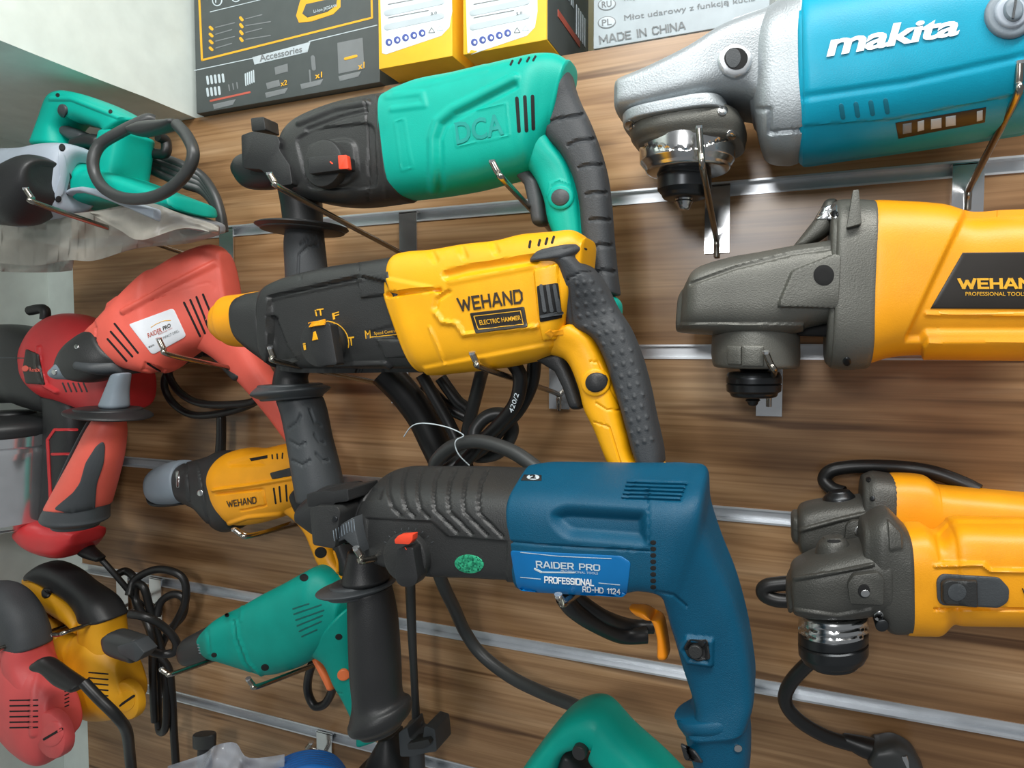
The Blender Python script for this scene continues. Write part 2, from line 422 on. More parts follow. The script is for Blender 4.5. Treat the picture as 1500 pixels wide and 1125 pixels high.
    def revolve(s, name, c0, c1, prof, m, parent=None, N=32, solid=True, label=None):
        """prof: (t along c0..c1, radius in metres); c0, c1 world points"""
        ax = (c1 - c0); an = ax.normalized(); e1 = an.orthogonal().normalized(); e2 = an.cross(e1); vs = []; fs = []
        for t, r in prof:
            for j in range(N):
                a = 2 * pi * j / N; vs.append(c0 + ax * t + (e1 * cos(a) + e2 * sin(a)) * r)
        for i in range(len(prof) - 1):
            for j in range(N):
                k = (j + 1) % N; fs.append((i * N + j, i * N + k, (i + 1) * N + k, (i + 1) * N + j))
        fs.append(tuple(range(N))[::-1]); fs.append(tuple((len(prof) - 1) * N + j for j in range(N)))
        return s.put(name, vs, fs, m, parent, solid, label, 35)
    def knob(s, name, x, y, r, h, m, d0=None, parent=None, N=24, label=None, fr=None, bev=.15):
        """round knob whose axis points out of the wall, sitting on the surface seen at x, y"""
        p = s.g((x, y), fr); l, n = s.hit(*p)
        if d0 is not None: l = U(*p, d0)
        q = U(p[0] + r / (fr or s.fr)[2], p[1], -l.y); rr = abs(q.x - U(*p, -l.y).x)
        return s.revolve(name, l + Vector((0, .002, 0)), l + Vector((0, -h, 0)), [(0, rr), (1 - bev, rr), (1 - bev * .3, rr * .96), (1, rr * .88)], m, parent, N, True, label)

def tubemesh(rows, N):
    pts = [Vector(r[:3]) for r in rows]; vs = []; fs = []; up = None
    for i, p in enumerate(pts):
        t = (pts[min(i + 1, len(pts) - 1)] - pts[max(i - 1, 0)]).normalized()
        up = t.orthogonal().normalized() if up is None else (up - t * up.dot(t)).normalized()
        w = t.cross(up)
        for j in range(N):
            a = 2 * pi * j / N; vs.append(p + (up * cos(a) + w * sin(a)) * rows[i][3])
    for i in range(len(pts) - 1):
        for j in range(N):
            k = (j + 1) % N; fs.append((i * N + j, i * N + k, (i + 1) * N + k, (i + 1) * N + j))
    fs.append(tuple(range(N))[::-1]); fs.append(tuple((len(pts) - 1) * N + j for j in range(N)))
    return vs, fs

# ---------------------------------------------------------------- the wall: boards, channels, side wall, beam, ledge
RAILZ = [.1665, -.0025, -.174, -.355, -.530, -.705]
XL, XR, ZT = -1.062, .62, .3305
wall = bpy.data.objects.new('wall_back', None); COL.objects.link(wall); wall['kind'] = 'structure'
zs = [ZT] + RAILZ + [-.88]
for i in range(len(zs) - 1):
    top = zs[i] - (.0075 if i else 0); bot = zs[i + 1] + .0075
    v, f = boxverts(XL, XR, 0, .018, bot, top); struct('wood_board', v, f, WOOD, wall)
for z in RAILZ:
    pr = [(-.0012, .0078), (.012, .0078), (.012, -.0078), (-.0012, -.0078), (-.0012, -.0058), (.0095, -.0058), (.0095, .0058), (-.0012, .0058)]
    vs = [Vector((x, y, z + q)) for x in (XL, XR) for y, q in pr]; n = len(pr)
    fs = [(j, (j + 1) % n, n + (j + 1) % n, n + j) for j in range(n)]
    for b in (0, n): fs += [(b, b + 1, b + 6, b + 7), (b + 1, b + 2, b + 5, b + 6), (b + 2, b + 3, b + 4, b + 5)]
    struct('rail', vs, fs, ALU, wall)
v, f = boxverts(-1.6, XR, .0185, .05, -1.2, ZT); struct('backing', v, f, PAINT, wall)
v, f = boxverts(XL, XR, .018, .26, ZT - .018, ZT); struct('ledge', v, f, WOOD, wall)
v, f = boxverts(-1.6, XR, .26, .30, ZT - .018, 1.2); struct('upper_wall', v, f, PAINT, wall)
v, f = boxverts(-1.6, -1.15, -.9, .0185, -1.2, ZT + .1); struct('wall_left', v, f, PAINT)
bm = bmesh.new(); bmesh.ops.create_cube(bm, size=1)
for q in bm.verts: q.co = Vector((-1.2 + q.co.x * .812, -.345 + q.co.y * 1.19, ZT + .45 + q.co.z * .9))
bmesh.ops.subdivide_edges(bm, edges=bm.edges, cuts=24, use_grid_fill=True)
for q in bm.verts:
    if abs(q.co.x + .794) < .003 and abs(q.co.z - ZT) < .003: q.co += Vector((random.uniform(-.003, 0), 0, random.uniform(0, .002)))
bm.verts.index_update()
struct('trim_1', [q.co.copy() for q in bm.verts], [tuple(q.index for q in f.verts) for f in bm.faces], PAINT); bm.free()

# ================================================================ teal rotary hammer (top)
F3 = (330, 70, 2.5); F5B = (340, 160, 4.3286)
t = Thing('rotary_hammer', 'teal rotary hammer with black gear housing, topmost of the three big hammers', 'rotary hammer', (640, 380), F3, .135, .036, ref=.3)
gh = t.loft('gear_housing', [(228, 335, 226, 470, .024), (250, 285, 245, 515, .030), (300, 245, 290, 548), (400, 203, 380, 570), (500, 178, 485, 576), (597, 162, 645, 556)],
    BLKH, .034, 3.0, sub=22, N=110, field=[
    ('poly', rnd([(250, 330), (330, 290), (520, 270), (550, 290), (560, 500), (540, 520), (300, 525)], 30), .0022, 8),
    ('poly', rnd([(300, 350), (440, 325), (480, 345), (490, 470), (440, 515), (320, 512), (280, 460)], 30), -.003, 14),
    ('line', [(270, 275), (400, 222), (520, 200)], -.003, 14), ('line', [(300, 300), (420, 255), (515, 232)], .002, 10),
    ('line', [(515, 190), (525, 560)], .0015, 5), ('line', [(555, 180), (590, 550)], -.001, 8)])
bd = t.loft('motor_housing', [(595, 168, 642, 546, .035), (640, 146, 690, 541), (720, 115, 790, 528), (850, 90, 900, 508), (960, 65, 1000, 482), (1060, 42, 1080, 462), (1150, 24, 1120, 440), (1215, 24, 1150, 400, .030), (1258, 48, 1190, 320, .024)],
    TEAL, .037, 3.2, sub=20, N=120, field=[
    ('line', [(590, 180), (720, 165), (730, 210), (610, 225)], -.0012, 14),
    ('line', [(760, 520), (758, 330), (775, 270), (830, 225), (1060, 110)], -.0028, 20),
    ('line', [(790, 515), (785, 335), (805, 285), (850, 250), (1060, 140)], .002, 16),
    ('line', [(620, 160), (950, 75)], -.001, 18),
    ('line', [(830, 250), (1030, 205), (1040, 320), (850, 362), (830, 250)], -.0006, 4),
    ('line', [(620, 270), (655, 260), (685, 440), (645, 450), (620, 270)], -.0006, 4)])
gr = t.loft('grip_pad', [(1075, 135, 1256, 72, .022), (1115, 165, 1268, 130, .024), (1150, 230, 1292, 190), (1162, 320, 1326, 260), (1225, 385, 1360, 350), (1272, 470, 1388, 450), (1298, 570, 1403, 560), (1308, 680, 1412, 680), (1326, 790, 1422, 790), (1372, 885, 1433, 892)],
    RUB, .0205, 3.0, sub=12, N=48, field=[('line', p, .0022, 9) for p in (
    [(1180, 275), (1210, 262), (1310, 245)], [(1255, 358), (1285, 342), (1350, 335)], [(1295, 440), (1320, 430), (1380, 430)], [(1322, 538), (1345, 530), (1395, 532)], [(1336, 632), (1360, 627), (1408, 632)], [(1344, 732), (1370, 722), (1415, 725)], [(1356, 825), (1380, 815), (1425, 822)])])
hd = t.loft('handle', [(1040, 420, 1190, 320, .026), (1100, 440, 1215, 365, .022), (1140, 490, 1260, 430), (1168, 560, 1292, 530), (1180, 625, 1306, 620), (1200, 680, 1315, 690), (1240, 760, 1330, 790), (1310, 870, 1385, 880), (1360, 960, 1440, 930), (1375, 1000, 1440, 1000)],
    TEAL, .018, 2.8, sub=8, N=40, field=[('line', [(1190, 330), (1265, 430), (1300, 560), (1308, 690)], -.001, 8), ('line', [(1180, 545), (1190, 500), (1225, 485), (1265, 500)], -.0008, 5)])
t.loft('trigger', [(1068, 470, 1125, 458), (1098, 505, 1150, 490), (1112, 565, 1164, 560), (1126, 638, 1172, 632)], DGREY, .012, 3.2, straight=True)
t.pad('button_ring', circ(1228, 548, 46), .0025, TEAL, 4)
t.pad('lock_button', circ(1228, 550, 31), .004, DGREY, 2.5, dome=.001)
t.slots([((1068, 185), (1076, 305)), ((1097, 180), (1103, 303)), ((1125, 178), (1128, 296))], 13)
t.slots([((1045, 62), (1052, 48)), ((1075, 57), (1083, 42)), ((1105, 50), (1113, 36)), ((1128, 46), (1136, 32))], 8)
t.text('DCA', [(838, 275), (1015, 238), (1022, 318), (848, 355)], TEALE, .02)
dl = t.knob('mode_dial', 375, 430, 72, .009, BLKH, bev=.2)
t.prism('dial_bar', rnd([(300, 402), (415, 392), (448, 395), (450, 444), (415, 448), (305, 462)], 8), BLK, .187, .012, .0015, parent=dl)
t.prism('dial_button', rnd([(412, 394), (444, 392), (450, 443), (416, 444)], 4), REDO, .1885, .006, .001, parent=dl)
t.slot((385, 418), (392, 424), 5, REDO, 'dial_mark', dl)
# front collar and side handle
t.loft('chuck', [(30, 410, 38, 480), (60, 385, 70, 512), (150, 370, 165, 512), (232, 350, 235, 480)], BLK, None, 2.0, sub=5, N=32)
t.prism('clamp_block', rnd([(58, 320), (100, 305), (190, 322), (200, 345), (196, 372), (235, 430), (245, 500), (190, 505), (130, 445), (62, 440)], 8), BLK, .172, .05, .003)
t.prism('clamp_nub', rnd([(93, 258), (140, 252), (147, 300), (97, 306)], 5), BLK, .158, .022, .002)
t.loft('neck', [(192, 490, 320, 530), (205, 560, 328, 580), (214, 640, 330, 640)], BLK, None, 2.0, N=32, d=.125)
t.loft('flange', [(140, 655, 405, 650), (136, 658, 408, 652), (150, 668, 396, 662)], BLK, None, 2.0, N=40, d=.125, sub=3, cap=(.002, .002))
t.loft('side_grip', [(222, 668, 334, 668), (218, 720, 338, 720), (222, 800, 346, 800), (228, 900, 352, 900), (240, 940, 350, 940)], RUB, None, 2.0, sub=10, N=48, d=.125,
    field=[('line', [(265, 850), (268, 760), (300, 730), (338, 722)], .0015, 6), ('line', [(275, 720), (300, 700), (330, 690)], .0012, 5)])

# ================================================================ yellow rotary hammer (middle)
F7 = (300, 320, 2.14286); FD2 = (330, 330, 4.054)
t = Thing('rotary_hammer', 'yellow and black rotary hammer with a yellow nose collar and dimpled rubber grip', 'rotary hammer', (640, 560), F7, .185, .032, ref=.3)
t.loft('nose_collar', [(20, 300, 33, 372), (35, 268, 52, 388), (58, 255, 75, 394), (64, 242, 82, 402), (110, 236, 140, 404), (160, 228, 195, 405)], YELS, None, 2.1, sub=6, N=44)
t.loft('nose_ring', [(122, 240, 142, 408), (140, 232, 158, 425), (205, 222, 215, 470)], BLKH, .033, 2.4, sub=6)
t.loft('gear_housing', [(203, 225, 206, 440, .026), (215, 206, 215, 462), (280, 178, 262, 482), (400, 150, 400, 486), (500, 135, 560, 486), (605, 118, 697, 488)],
    BLKH, .033, 3.4, sub=26, N=120, field=[
    ('poly', rnd([(195, 240), (390, 195), (480, 175), (570, 195), (640, 360), (690, 495), (190, 495)], 6), .0045, 7),
    ('poly', [(215, 305), (250, 400), (285, 455), (200, 470), (190, 300)], .004, 6),
    ('poly', rnd([(470, 180), (580, 165), (600, 235), (482, 250)], 5), -.0025, 5),
    ('poly', rnd([(495, 355), (590, 330), (625, 330), (640, 372), (500, 378)], 4), .0012, 4),
    ('poly', [(530, 380), (630, 380), (665, 440), (560, 445)], -.002, 6),
    ('line', [(205, 250), (390, 210), (490, 190)], -.0015, 7), ('line', [(300, 190), (300, 175)], .001, 4), ('line', [(482, 165), (485, 140)], .001, 4),
    ('line', [(390, 468), (560, 462), (580, 478)], -.003, 9)])
t.loft('motor_housing', [(580, 175, 690, 482, .032), (600, 120, 712, 487), (640, 104, 760, 482), (720, 97, 840, 474), (820, 80, 930, 462), (920, 69, 1000, 447), (1000, 50, 1060, 432), (1090, 42, 1110, 400), (1160, 38, 1150, 300, .030), (1196, 66, 1185, 190, .024)],
    YEL, .035, 3.6, sub=20, N=130, field=[
    ('line', [(760, 178), (830, 160), (1035, 128)], .004, 18), ('line', [(770, 200), (1030, 150)], -.001, 12),
    ('line', [(575, 240), (690, 225), (735, 225)], .004, 9), ('poly', [(560, 180), (735, 215), (720, 235), (580, 240)], -.002, 9),
    ('line', [(720, 290), (730, 255), (765, 230)], .0025, 9), ('line', [(720, 290), (745, 325), (790, 330), (812, 365), (1040, 340)], -.0025, 10),
    ('poly', [(680, 462), (1110, 380), (1130, 470), (690, 500)], -.002, 10),
    ('line', [(705, 340), (752, 455)], -.0012, 5),
    ('poly', rnd([(1032, 160), (1110, 140), (1128, 370), (1060, 385), (1048, 330)], 8), -.003, 6),
    ('line', [(712, 110), (722, 130)], .002, 14), ('line', [(805, 95), (815, 120)], .002, 14), ('line', [(905, 82), (915, 105)], .002, 14)])
dots = []
for k, (x0, y0, x1, y1) in enumerate([(1165, 205, 1235, 195), (1160, 240, 1255, 225), (1165, 275, 1275, 255), (1165, 310, 1290, 285), (1190, 340, 1305, 315), (1225, 365, 1322, 345), (1245, 395, 1338, 375), (1268, 430, 1352, 410), (1285, 465, 1362, 445), (1295, 500, 1372, 480), (1303, 535, 1382, 515), (1310, 570, 1388, 550), (1318, 605, 1393, 585), (1325, 640, 1400, 620), (1335, 675, 1408, 655), (1345, 710, 1415, 690)]):
    nn = max(3, int(hypot(x1 - x0, y1 - y0) / 24))
    for j in range(nn):
        u = (j + (.5 if k % 2 else .15)) / nn; dots.append((x0 + (x1 - x0) * u, y0 + (y1 - y0) * u))
t.loft('grip_pad', [(1030, 130, 1194, 96, .0365), (1032, 148, 1190, 120, .0365), (1112, 152, 1192, 140, .035), (1122, 220, 1240, 195, .030), (1132, 330, 1290, 280), (1212, 372, 1330, 345), (1255, 440, 1365, 430), (1285, 530, 1393, 530), (1310, 610, 1410, 615), (1340, 720, 1432, 715), (1355, 764, 1437, 760)],
    RUB, .0205, 3.0, sub=36, N=140, field=[('dot', dots, -.0011, 8), ('line', [(1138, 190), (1180, 170), (1215, 168)], .0012, 5), ('line', [(1138, 190), (1150, 320), (1160, 355)], .0012, 5), ('line', [(1033, 132), (1190, 95)], -.002, 12)])
t.loft('handle', [(1020, 420, 1170, 330, .026), (1100, 432, 1215, 365, .020), (1142, 455, 1240, 412), (1174, 530, 1275, 500), (1192, 600, 1302, 590), (1222, 660, 1326, 680), (1258, 750, 1356, 765), (1278, 800, 1438, 770), (1283, 830, 1442, 825)],
    YEL, .018, 3.0, sub=10, N=48, field=[('line', [(1210, 450), (1235, 450), (1280, 545), (1312, 600)], .001, 4), ('line', [(1228, 580), (1260, 600), (1308, 602)], .001, 4), ('line', [(1222, 640), (1270, 655), (1305, 770), (1290, 800)], .001, 4)])
t.loft('trigger', [(1040, 445, 1135, 430), (1100, 480, 1145, 470), (1125, 530, 1165, 520), (1145, 588, 1186, 584)], BLK, .011, 3.0, straight=True)
t.pad('button_ring', circ(1226, 515, 44), .0022, YEL, 4)
t.pad('lock_button', circ(1228, 515, 31), .004, BLK, 2.5, dome=.001)
wd = t.pad('vent_window', rnd([(1042, 212), (1108, 202), (1122, 312), (1052, 326)], 6), .0006, HOLE, 1.)
for x in (1060, 1080, 1100): t.slot((x - 3, 212), (x + 8, 290), 11, DGREY, 'vent_slat', wd, .002)
t.slot((1058, 308), (1116, 296), 10, DGREY, 'vent_slat', wd, .002)
t.slots([((1019, 90), (1022, 72)), ((1048, 84), (1052, 68)), ((1070, 80), (1075, 63)), ((1090, 76), (1096, 58))], 8)
t.strokes('WEHAND', [(790, 250), (997, 221), (1000, 266), (800, 293)], INK, .2, .3)
pl = t.pad('name_plate', rnd([(832, 297), (1003, 277), (1014, 341), (850, 361)], 5), .0008, LBLK, 1)
for a, b in (((846, 307), (992, 290)), ((992, 290), (1001, 334)), ((1001, 334), (860, 350)), ((860, 350), (846, 307))): t.slot(a, b, 2.2, GOLD, 'plate_border', pl, .0011)
t.text('ELECTRIC HAMMER', [(862, 320), (992, 304), (994, 318), (866, 335)], GOLD, .012, h=.0013, parent=pl)
t.text('M', [(503, 352), (520, 350), (522, 376), (506, 378)], GOLD, 0)
t.text('Speed Control', [(532, 356), (602, 348), (604, 360), (534, 369)], GOLD, 0)
t.slot((520, 373), (605, 364), 2.5, GOLD, 'print_line')
t.pad('flow_arrow', [(1068, 360), (1084, 348), (1085, 354), (1125, 348), (1126, 364), (1086, 370), (1086, 376)], .0005, YELS, .5)
q = F7
dl = t.knob('mode_dial', 380, 393, 62, .011, BLKH, bev=.15)
t.prism('dial_bar', rnd([(338, 335), (392, 328), (415, 460), (352, 462), (332, 420)], 10), BLK, .2395, .012, .002, parent=dl)
t.pad('dial_cap', [(327, 327), (378, 320), (380, 334), (330, 342)], .002, YELS, 1, parent=dl)
t.pad('dial_pointer', [(342, 356), (348, 354), (356, 380), (338, 384)], .0008, YEL, .5, parent=dl)
for k in range(9):
    a0, a1 = radians(-5 + k * 12), radians(5 + k * 12)
    t.slot((382 + 70 * sin(a0), 393 - 70 * cos(a0)), (382 + 70 * sin(a1), 393 - 70 * cos(a1)), 3, GOLD, 'dial_arc')
for tx, quad in (('iT', [(345, 286), (374, 282), (376, 304), (350, 307)]), ('T', [(448, 373), (470, 370), (468, 398), (456, 400)]), ('F', [(400, 298), (422, 292), (424, 312), (404, 318)]), ('i', [(308, 392), (318, 390), (320, 412), (312, 414)])):
    t.text(tx, quad, GOLD, .02, name='mode_mark')
t.loft('neck', [(222, 462, 310, 480), (215, 500, 300, 500), (212, 530, 305, 526)], BLK, None, 2, N=32, d=.17)
t.loft('flange', [(178, 528, 338, 524), (165, 545, 356, 530), (164, 556, 356, 538), (185, 568, 340, 556)], DGREY, None, 2, N=40, d=.17, sub=4, cap=(.002, .002))
t.loft('side_grip', [(232, 575, 345, 568), (246, 620, 358, 610), (262, 700, 374, 690), (276, 780, 394, 770), (288, 850, 408, 840), (292, 880, 406, 870)], DGREY, None, 2.2, sub=14, N=64, d=.165,
    field=[('line', p, .0016, 6) for p in ([(262, 660), (290, 640), (300, 620)], [(268, 700), (295, 715), (315, 705)], [(275, 760), (305, 775), (330, 760)], [(330, 600), (345, 640), (365, 650)], [(345, 680), (360, 700), (375, 705)], [(350, 740), (370, 760), (388, 760)])])
# cord bundle tied with a twist tie
cd = t.tube('cord', [(880, 440, .17), (870, 480, .13), (850, 560, .11), (830, 640, .10), (822, 700, .1), (850, 745, .11), (920, 735, .115), (965, 670, .12), (940, 618, .125), (890, 620, .13), (850, 660, .135), (838, 720, .14), (760, 790, .15), (725, 800, .155), (728, 760, .165), (780, 715, .17), (860, 700, .175), (950, 725, .18), (1010, 760, .185), (1060, 800, .19), (1100, 830, .19)], .0068, CORDG, sub=10, N=12)
t.tube('cord', [(1035, 440, .15), (1025, 520, .14), (985, 600, .135), (930, 660, .13), (880, 715, .135), (800, 770, .13), (740, 820, .12)], .0068, CORDM, sub=10, N=12)
t.tube('cord', [(968, 455, .17), (990, 500, .165), (975, 580, .16), (920, 650, .155), (870, 700, .15), (820, 760, .15), (770, 800, .145)], .0068, CORDM, sub=10, N=12)
t.tube('cord', [(560, 480, .11), (620, 540, .1), (680, 620, .09), (720, 700, .085), (760, 780, .08), (790, 830, .08)], .017, CORDM, sub=8, N=12)
t.tube('cord', [(680, 490, .13), (720, 560, .125), (770, 650, .12), (810, 740, .12), (830, 800, .12)], .0068, CORDM, sub=8, N=12)
t.tube('cord', [(740, 500, .1), (790, 570, .095), (830, 610, .09), (840, 700, .09)], .0068, CORDM, sub=8, N=12)
t.tube('cord', [(690, 520, .1), (760, 590, .095), (815, 620, .09), (850, 640, .09)], .0068, CORDM, sub=8, N=12)
t.text('420/2', [(955, 605), (975, 545), (988, 552), (968, 612)], SILV, 0, h=.001, name='cord_print')
t.tube('twist_tie', [(625, 685, .185), (650, 652, .188), (690, 643, .19), (760, 655, .188), (812, 680, .185), (790, 695, .19), (786, 715, .19), (800, 745, .188), (830, 775, .18)], .0006, SILV, sub=8, N=6)

# ================================================================ blue rotary hammer (lowest)
F8 = (420, 650, 2.14286); F8A = (430, 690, 4.2857); F8B = (720, 680, 3.8462)
t = Thing('rotary_hammer', 'petrol blue rotary hammer with ribbed black gear housing and orange trigger', 'rotary hammer', (800, 870), F8, .235, .032)
SH = -.42
chev = [[(615, -60), (600, 30), (598, 140), (620, 222), (672, 280)], [(720, -60), (690, 60), (690, 150), (705, 230), (758, 287)], [(830, -80), (785, 60), (780, 150), (795, 234), (850, 292)],
        [(950, -80), (890, 60), (880, 160), (888, 245), (1025, 385)], [(1050, -80), (985, 60), (970, 170), (980, 253), (1118, 395)], [(1150, -80), (1080, 60), (1065, 180), (1075, 260), (1215, 403)], [(1250, -80), (1180, 70), (1160, 180), (1168, 265), (1310, 410)]]
t.loft('gear_housing', [(216, 205, 214, 335, .022), (232, 180, 235, 385, .028), (290, 168, 292, 420), (400, 168, 400, 450), (550, 172, 560, 458), (692, 180, 726, 470)],
    BLKH, .032, 3.4, ref=.9, shear=SH, sub=26, N=110, field=[('line', c, .0021, 13, F8A) for c in chev] + [
    ('poly', [(450, 290), (868, 312), (968, 404), (1345, 436), (1345, 900), (450, 900)], .0015, 12, F8A),
    ('poly', [(405, 105), (570, 100), (550, 180), (410, 192)], .002, 12, F8A)])
t.loft('motor_housing', [(693, 178, 727, 484, .032), (760, 178, 785, 494), (900, 182, 905, 502), (1040, 187, 1025, 504), (1135, 190, 1100, 492), (1220, 192, 1165, 508), (1295, 196, 1182, 548, .031), (1312, 285, 1196, 595, .027), (1350, 385, 1213, 645, .024), (1402, 505, 1236, 725, .022), (1440, 640, 1258, 790, .021), (1460, 770, 1275, 850, .022), (1464, 850, 1272, 890, .024), (1448, 915, 1250, 930, .026)],
    BLUE, .034, 4.4, ref=.92, shear=SH, sub=18, N=130, field=[
    ('poly', rnd([(860, 182), (1135, 200), (1138, 328), (870, 305), (825, 262), (815, 215)], 26), .0085, 40),
    ('line', [(1135, 140), (1137, 300), (1142, 330)], .001, 4),
    ('line', [(695, 308), (860, 322), (1140, 338)], .0012, 5),
    ('line', [(1160, 465), (1215, 475), (1255, 510)], .0012, 5),
    ('line', [(1240, 640), (1262, 680), (1330, 690), (1332, 620), (1258, 612), (1240, 640)], -.0035, 12),
    ('poly', [(1060, 175), (1085, 112), (1265, 118), (1240, 182)], .0012, 5)])
lb = t.pad('name_plate', rnd([(702, 335), (1050, 352), (1080, 372), (1068, 470), (1055, 482), (735, 462), (722, 445)], 10), .0007, LBLUE, 1, step=4)
t.strokes('RAIDER PRO', [(783, 366), (985, 378), (985, 398), (785, 388)], SILV, .2, .3, h=.0012, parent=lb)
t.text('PROFESSIONAL TOOLS', [(862, 395), (978, 402), (978, 409), (862, 402)], SILV, 0, h=.0012, parent=lb)
t.slot((780, 392), (800, 402), 7, SILV, 'swoosh', lb, .0009); t.slot((800, 402), (905, 404), 4, SILV, 'swoosh', lb, .0009)
t.strokes('PROFESSIONAL', [(810, 414), (966, 424), (966, 445), (810, 435)], WHITE, .22, .26, h=.0012, parent=lb)
t.strokes('RD-HD 1124', [(930, 444), (1048, 452), (1048, 468), (930, 461)], WHITE, .18, .3, h=.0016, parent=lb)
for a, b in (((735, 418), (798, 424)), ((980, 436), (1046, 442)), ((735, 340), (850, 352)), ((850, 352), (1020, 360))): t.slot(a, b, 2, SILV, 'plate_line', lb, .0009)
t.slots([((1070 - k * 4, 122 + k * 12), (1256 - k * 5, 128 + k * 12)) for k in range(5)], 6, BLUE, 'vent_rib', h=.0018)
t.pad('model_badge', [(745, 98), (800, 100), (800, 117), (735, 116)], .0006, BLK, .5)
t.pad('badge_ring', circ(774, 107, 20, 8), .0009, SILV, .5); t.text('2', [(764, 101), (784, 101), (784, 113), (764, 113)], BLK, .04, h=.0014)
t.slots([((1148, 310 + k * 20), (1153, 310 + k * 20)) for k in range(8)], 14)
t.pad('hologram_sticker', circ(573, 377, 46, 29, 5), .0005, HOLO, .5)
dl = t.knob('mode_dial', 383, 352, 70, .008, BLKH, bev=.25)
t.prism('dial_bar', rnd([(345, 330), (395, 322), (412, 430), (395, 450), (360, 450), (340, 430)], 14), BLK, .285, .014, .002, parent=dl)
t.prism('dial_button', rnd([(338, 302), (350, 288), (396, 284), (394, 304), (384, 316), (340, 314)], 3), REDO, .288, .008, .001, parent=dl)
t.slot((372, 326), (376, 332), 3, REDO, 'dial_mark', dl)
for a in range(-60, 61, 15): t.slot((383 + 82 * sin(radians(a)), 352 - 82 * cos(radians(a))), (383 + 88 * sin(radians(a)), 352 - 88 * cos(radians(a))), 2.5, DGREY, 'dial_tick')
t.loft('trigger', [(1085, 508, 1120, 540, .008), (1128, 516, 1140, 545), (1152, 550, 1178, 545), (1166, 600, 1192, 595), (1166, 655, 1201, 655)], ORANGE, .011, 3, d=.24)
t.pad('lock_button', rnd([(1246, 640), (1260, 614), (1322, 616), (1330, 676), (1290, 684), (1258, 668)], 8), .0012, BLK, 1)
t.knob('button_dome', 1285, 646, 22, .005, BLKH)
t.loft('heel', [(1216, 876, 1300, 850, .016), (1211, 890, 1420, 858, .024), (1212, 912, 1446, 885, .026), (1226, 930, 1448, 905, .025)], BLUE, .024, 2.3, ref=.9, N=48)
t.loft('handle_end', [(1240, 925, 1448, 912, .025), (1245, 960, 1452, 955), (1260, 1010, 1452, 1010), (1270, 1050, 1450, 1050)], BLUE, .024, 3, ref=.9)
t.screw(1415, 955, 12, STEEL)
t.pad('cord_clip', rnd([(1236, 940), (1280, 960), (1310, 1000), (1250, 990)], 8), .002, BLK, 2)
t.loft('nose', [(45, 185, 50, 260), (75, 160, 90, 300), (130, 148, 130, 320), (178, 142, 180, 330), (186, 150, 187, 325), (240, 150, 240, 325)], BLK, .024, 2.2, ref=.6, shear=-.2, sub=8)
t.prism('clamp_top', rnd([(62, 158), (110, 148), (150, 150), (192, 142), (195, 180), (150, 186), (145, 196), (65, 198)], 6), BLK, .274, .045, .003)
t.prism('clamp_block', rnd([(72, 205), (88, 196), (160, 198), (168, 215), (150, 330), (82, 318)], 10), BLKH, .281, .05, .004)
kn = t.prism('knurled_cheek', [(142, 270), (205, 232), (222, 300), (232, 345), (180, 300), (145, 318)], DGREY, .277, .03, .001)
for k in range(9): t.slot((150 + k * 8, 305 - k * 5 + (k > 6) * 8), (146 + k * 8, 272 - k * 4.4), 1.6, GREY, 'knurl', kn)
t.screw(152, 236, 9, IRON)
t.loft('neck', [(200, 340, 290, 345), (190, 390, 300, 395), (185, 425, 312, 425)], BLK, None, 2, N=32, d=.235)
t.loft('flange', [(150, 438, 290, 440), (120, 448, 322, 438), (120, 455, 322, 448), (145, 468, 295, 462)], DGREY, None, 2, N=44, d=.235, sub=4, cap=(.002, .002))
t.loft('side_grip', [(203, 468, 320, 460), (206, 560, 336, 550), (212, 700, 346, 690), (220, 800, 352, 795), (216, 850, 372, 818), (212, 868, 377, 840), (218, 888, 372, 862), (240, 900, 352, 886)], BLK, None, 2.1, sub=12, N=48, d=.235, label='black side grip with flared end')
t.tube('cord', [(1130, 600, .16), (1050, 600, .17), (960, 560, .2), (900, 520, .22), (870, 480, .23)], .0075, CORDM, sub=10, N=12)
t.tube('cord', [(1150, 575, .15), (1080, 572, .16), (1000, 545, .19), (930, 500, .21), (900, 470, .22)], .0062, CORDM, sub=10, N=12)
t.tube('cord', [(450, 330, .12), (490, 440, .1), (528, 520, .07), (560, 590, .05), (610, 660, .045), (700, 730, .05), (800, 780, .06), (900, 820, .08), (960, 850, .09)], .0072, CORDG, sub=10, N=12)

# ================================================================ large bright teal angle grinder (top right)
F4 = (850, 0, 2.30769); F9 = (900, 60, 4.5)
t = Thing('angle_grinder', 'large bright teal angle grinder with silver gear head at top right', 'angle grinder', (1250, 210), F4, .095, .058, ref=.45)
t.loft('motor_housing', [(744, -60, 753, 523, .057), (770, -66, 775, 525), (900, -90, 900, 506), (1200, -140, 1200, 462), (1560, -210, 1560, 405)], CYAN, .06, 2.5, sub=14, N=72,
    field=[('line', [(750, 330), (1100, 280), (1500, 190)], .0012, 16), ('poly', [(750, 424), (1060, 400), (1560, 300), (1560, 700), (750, 700)], .002, 8)])
t.loft('neck', [(560, 60, 590, 410, .04), (630, 20, 622, 505, .052), (690, -20, 700, 522, .054), (743, -52, 746, 508, .055)], CAST, .05, 3.0, sub=8, N=56,
    field=[('line', [(600, 370), (640, 370), (640, 450), (750, 440)], .003, 10)])
t.loft('gear_head', [(147, 290, 145, 408, .052), (160, 284, 160, 405, .058), (250, 246, 250, 395, .06), (380, 178, 380, 368, .06), (480, 108, 490, 345, .056), (580, 60, 585, 360, .05), (650, 30, 640, 430, .045)], CAST, .06, 4.5, sub=10, N=72, cap=(.004, .004))
t.prism('lock_lever', rnd([(470, 100), (520, 60), (615, 28), (625, 45), (560, 78), (480, 104)], 8), CAST, .13, .02, .003)
t.pad('handle_boss', circ(520, 208, 58, 54), .006, ALU, 4)
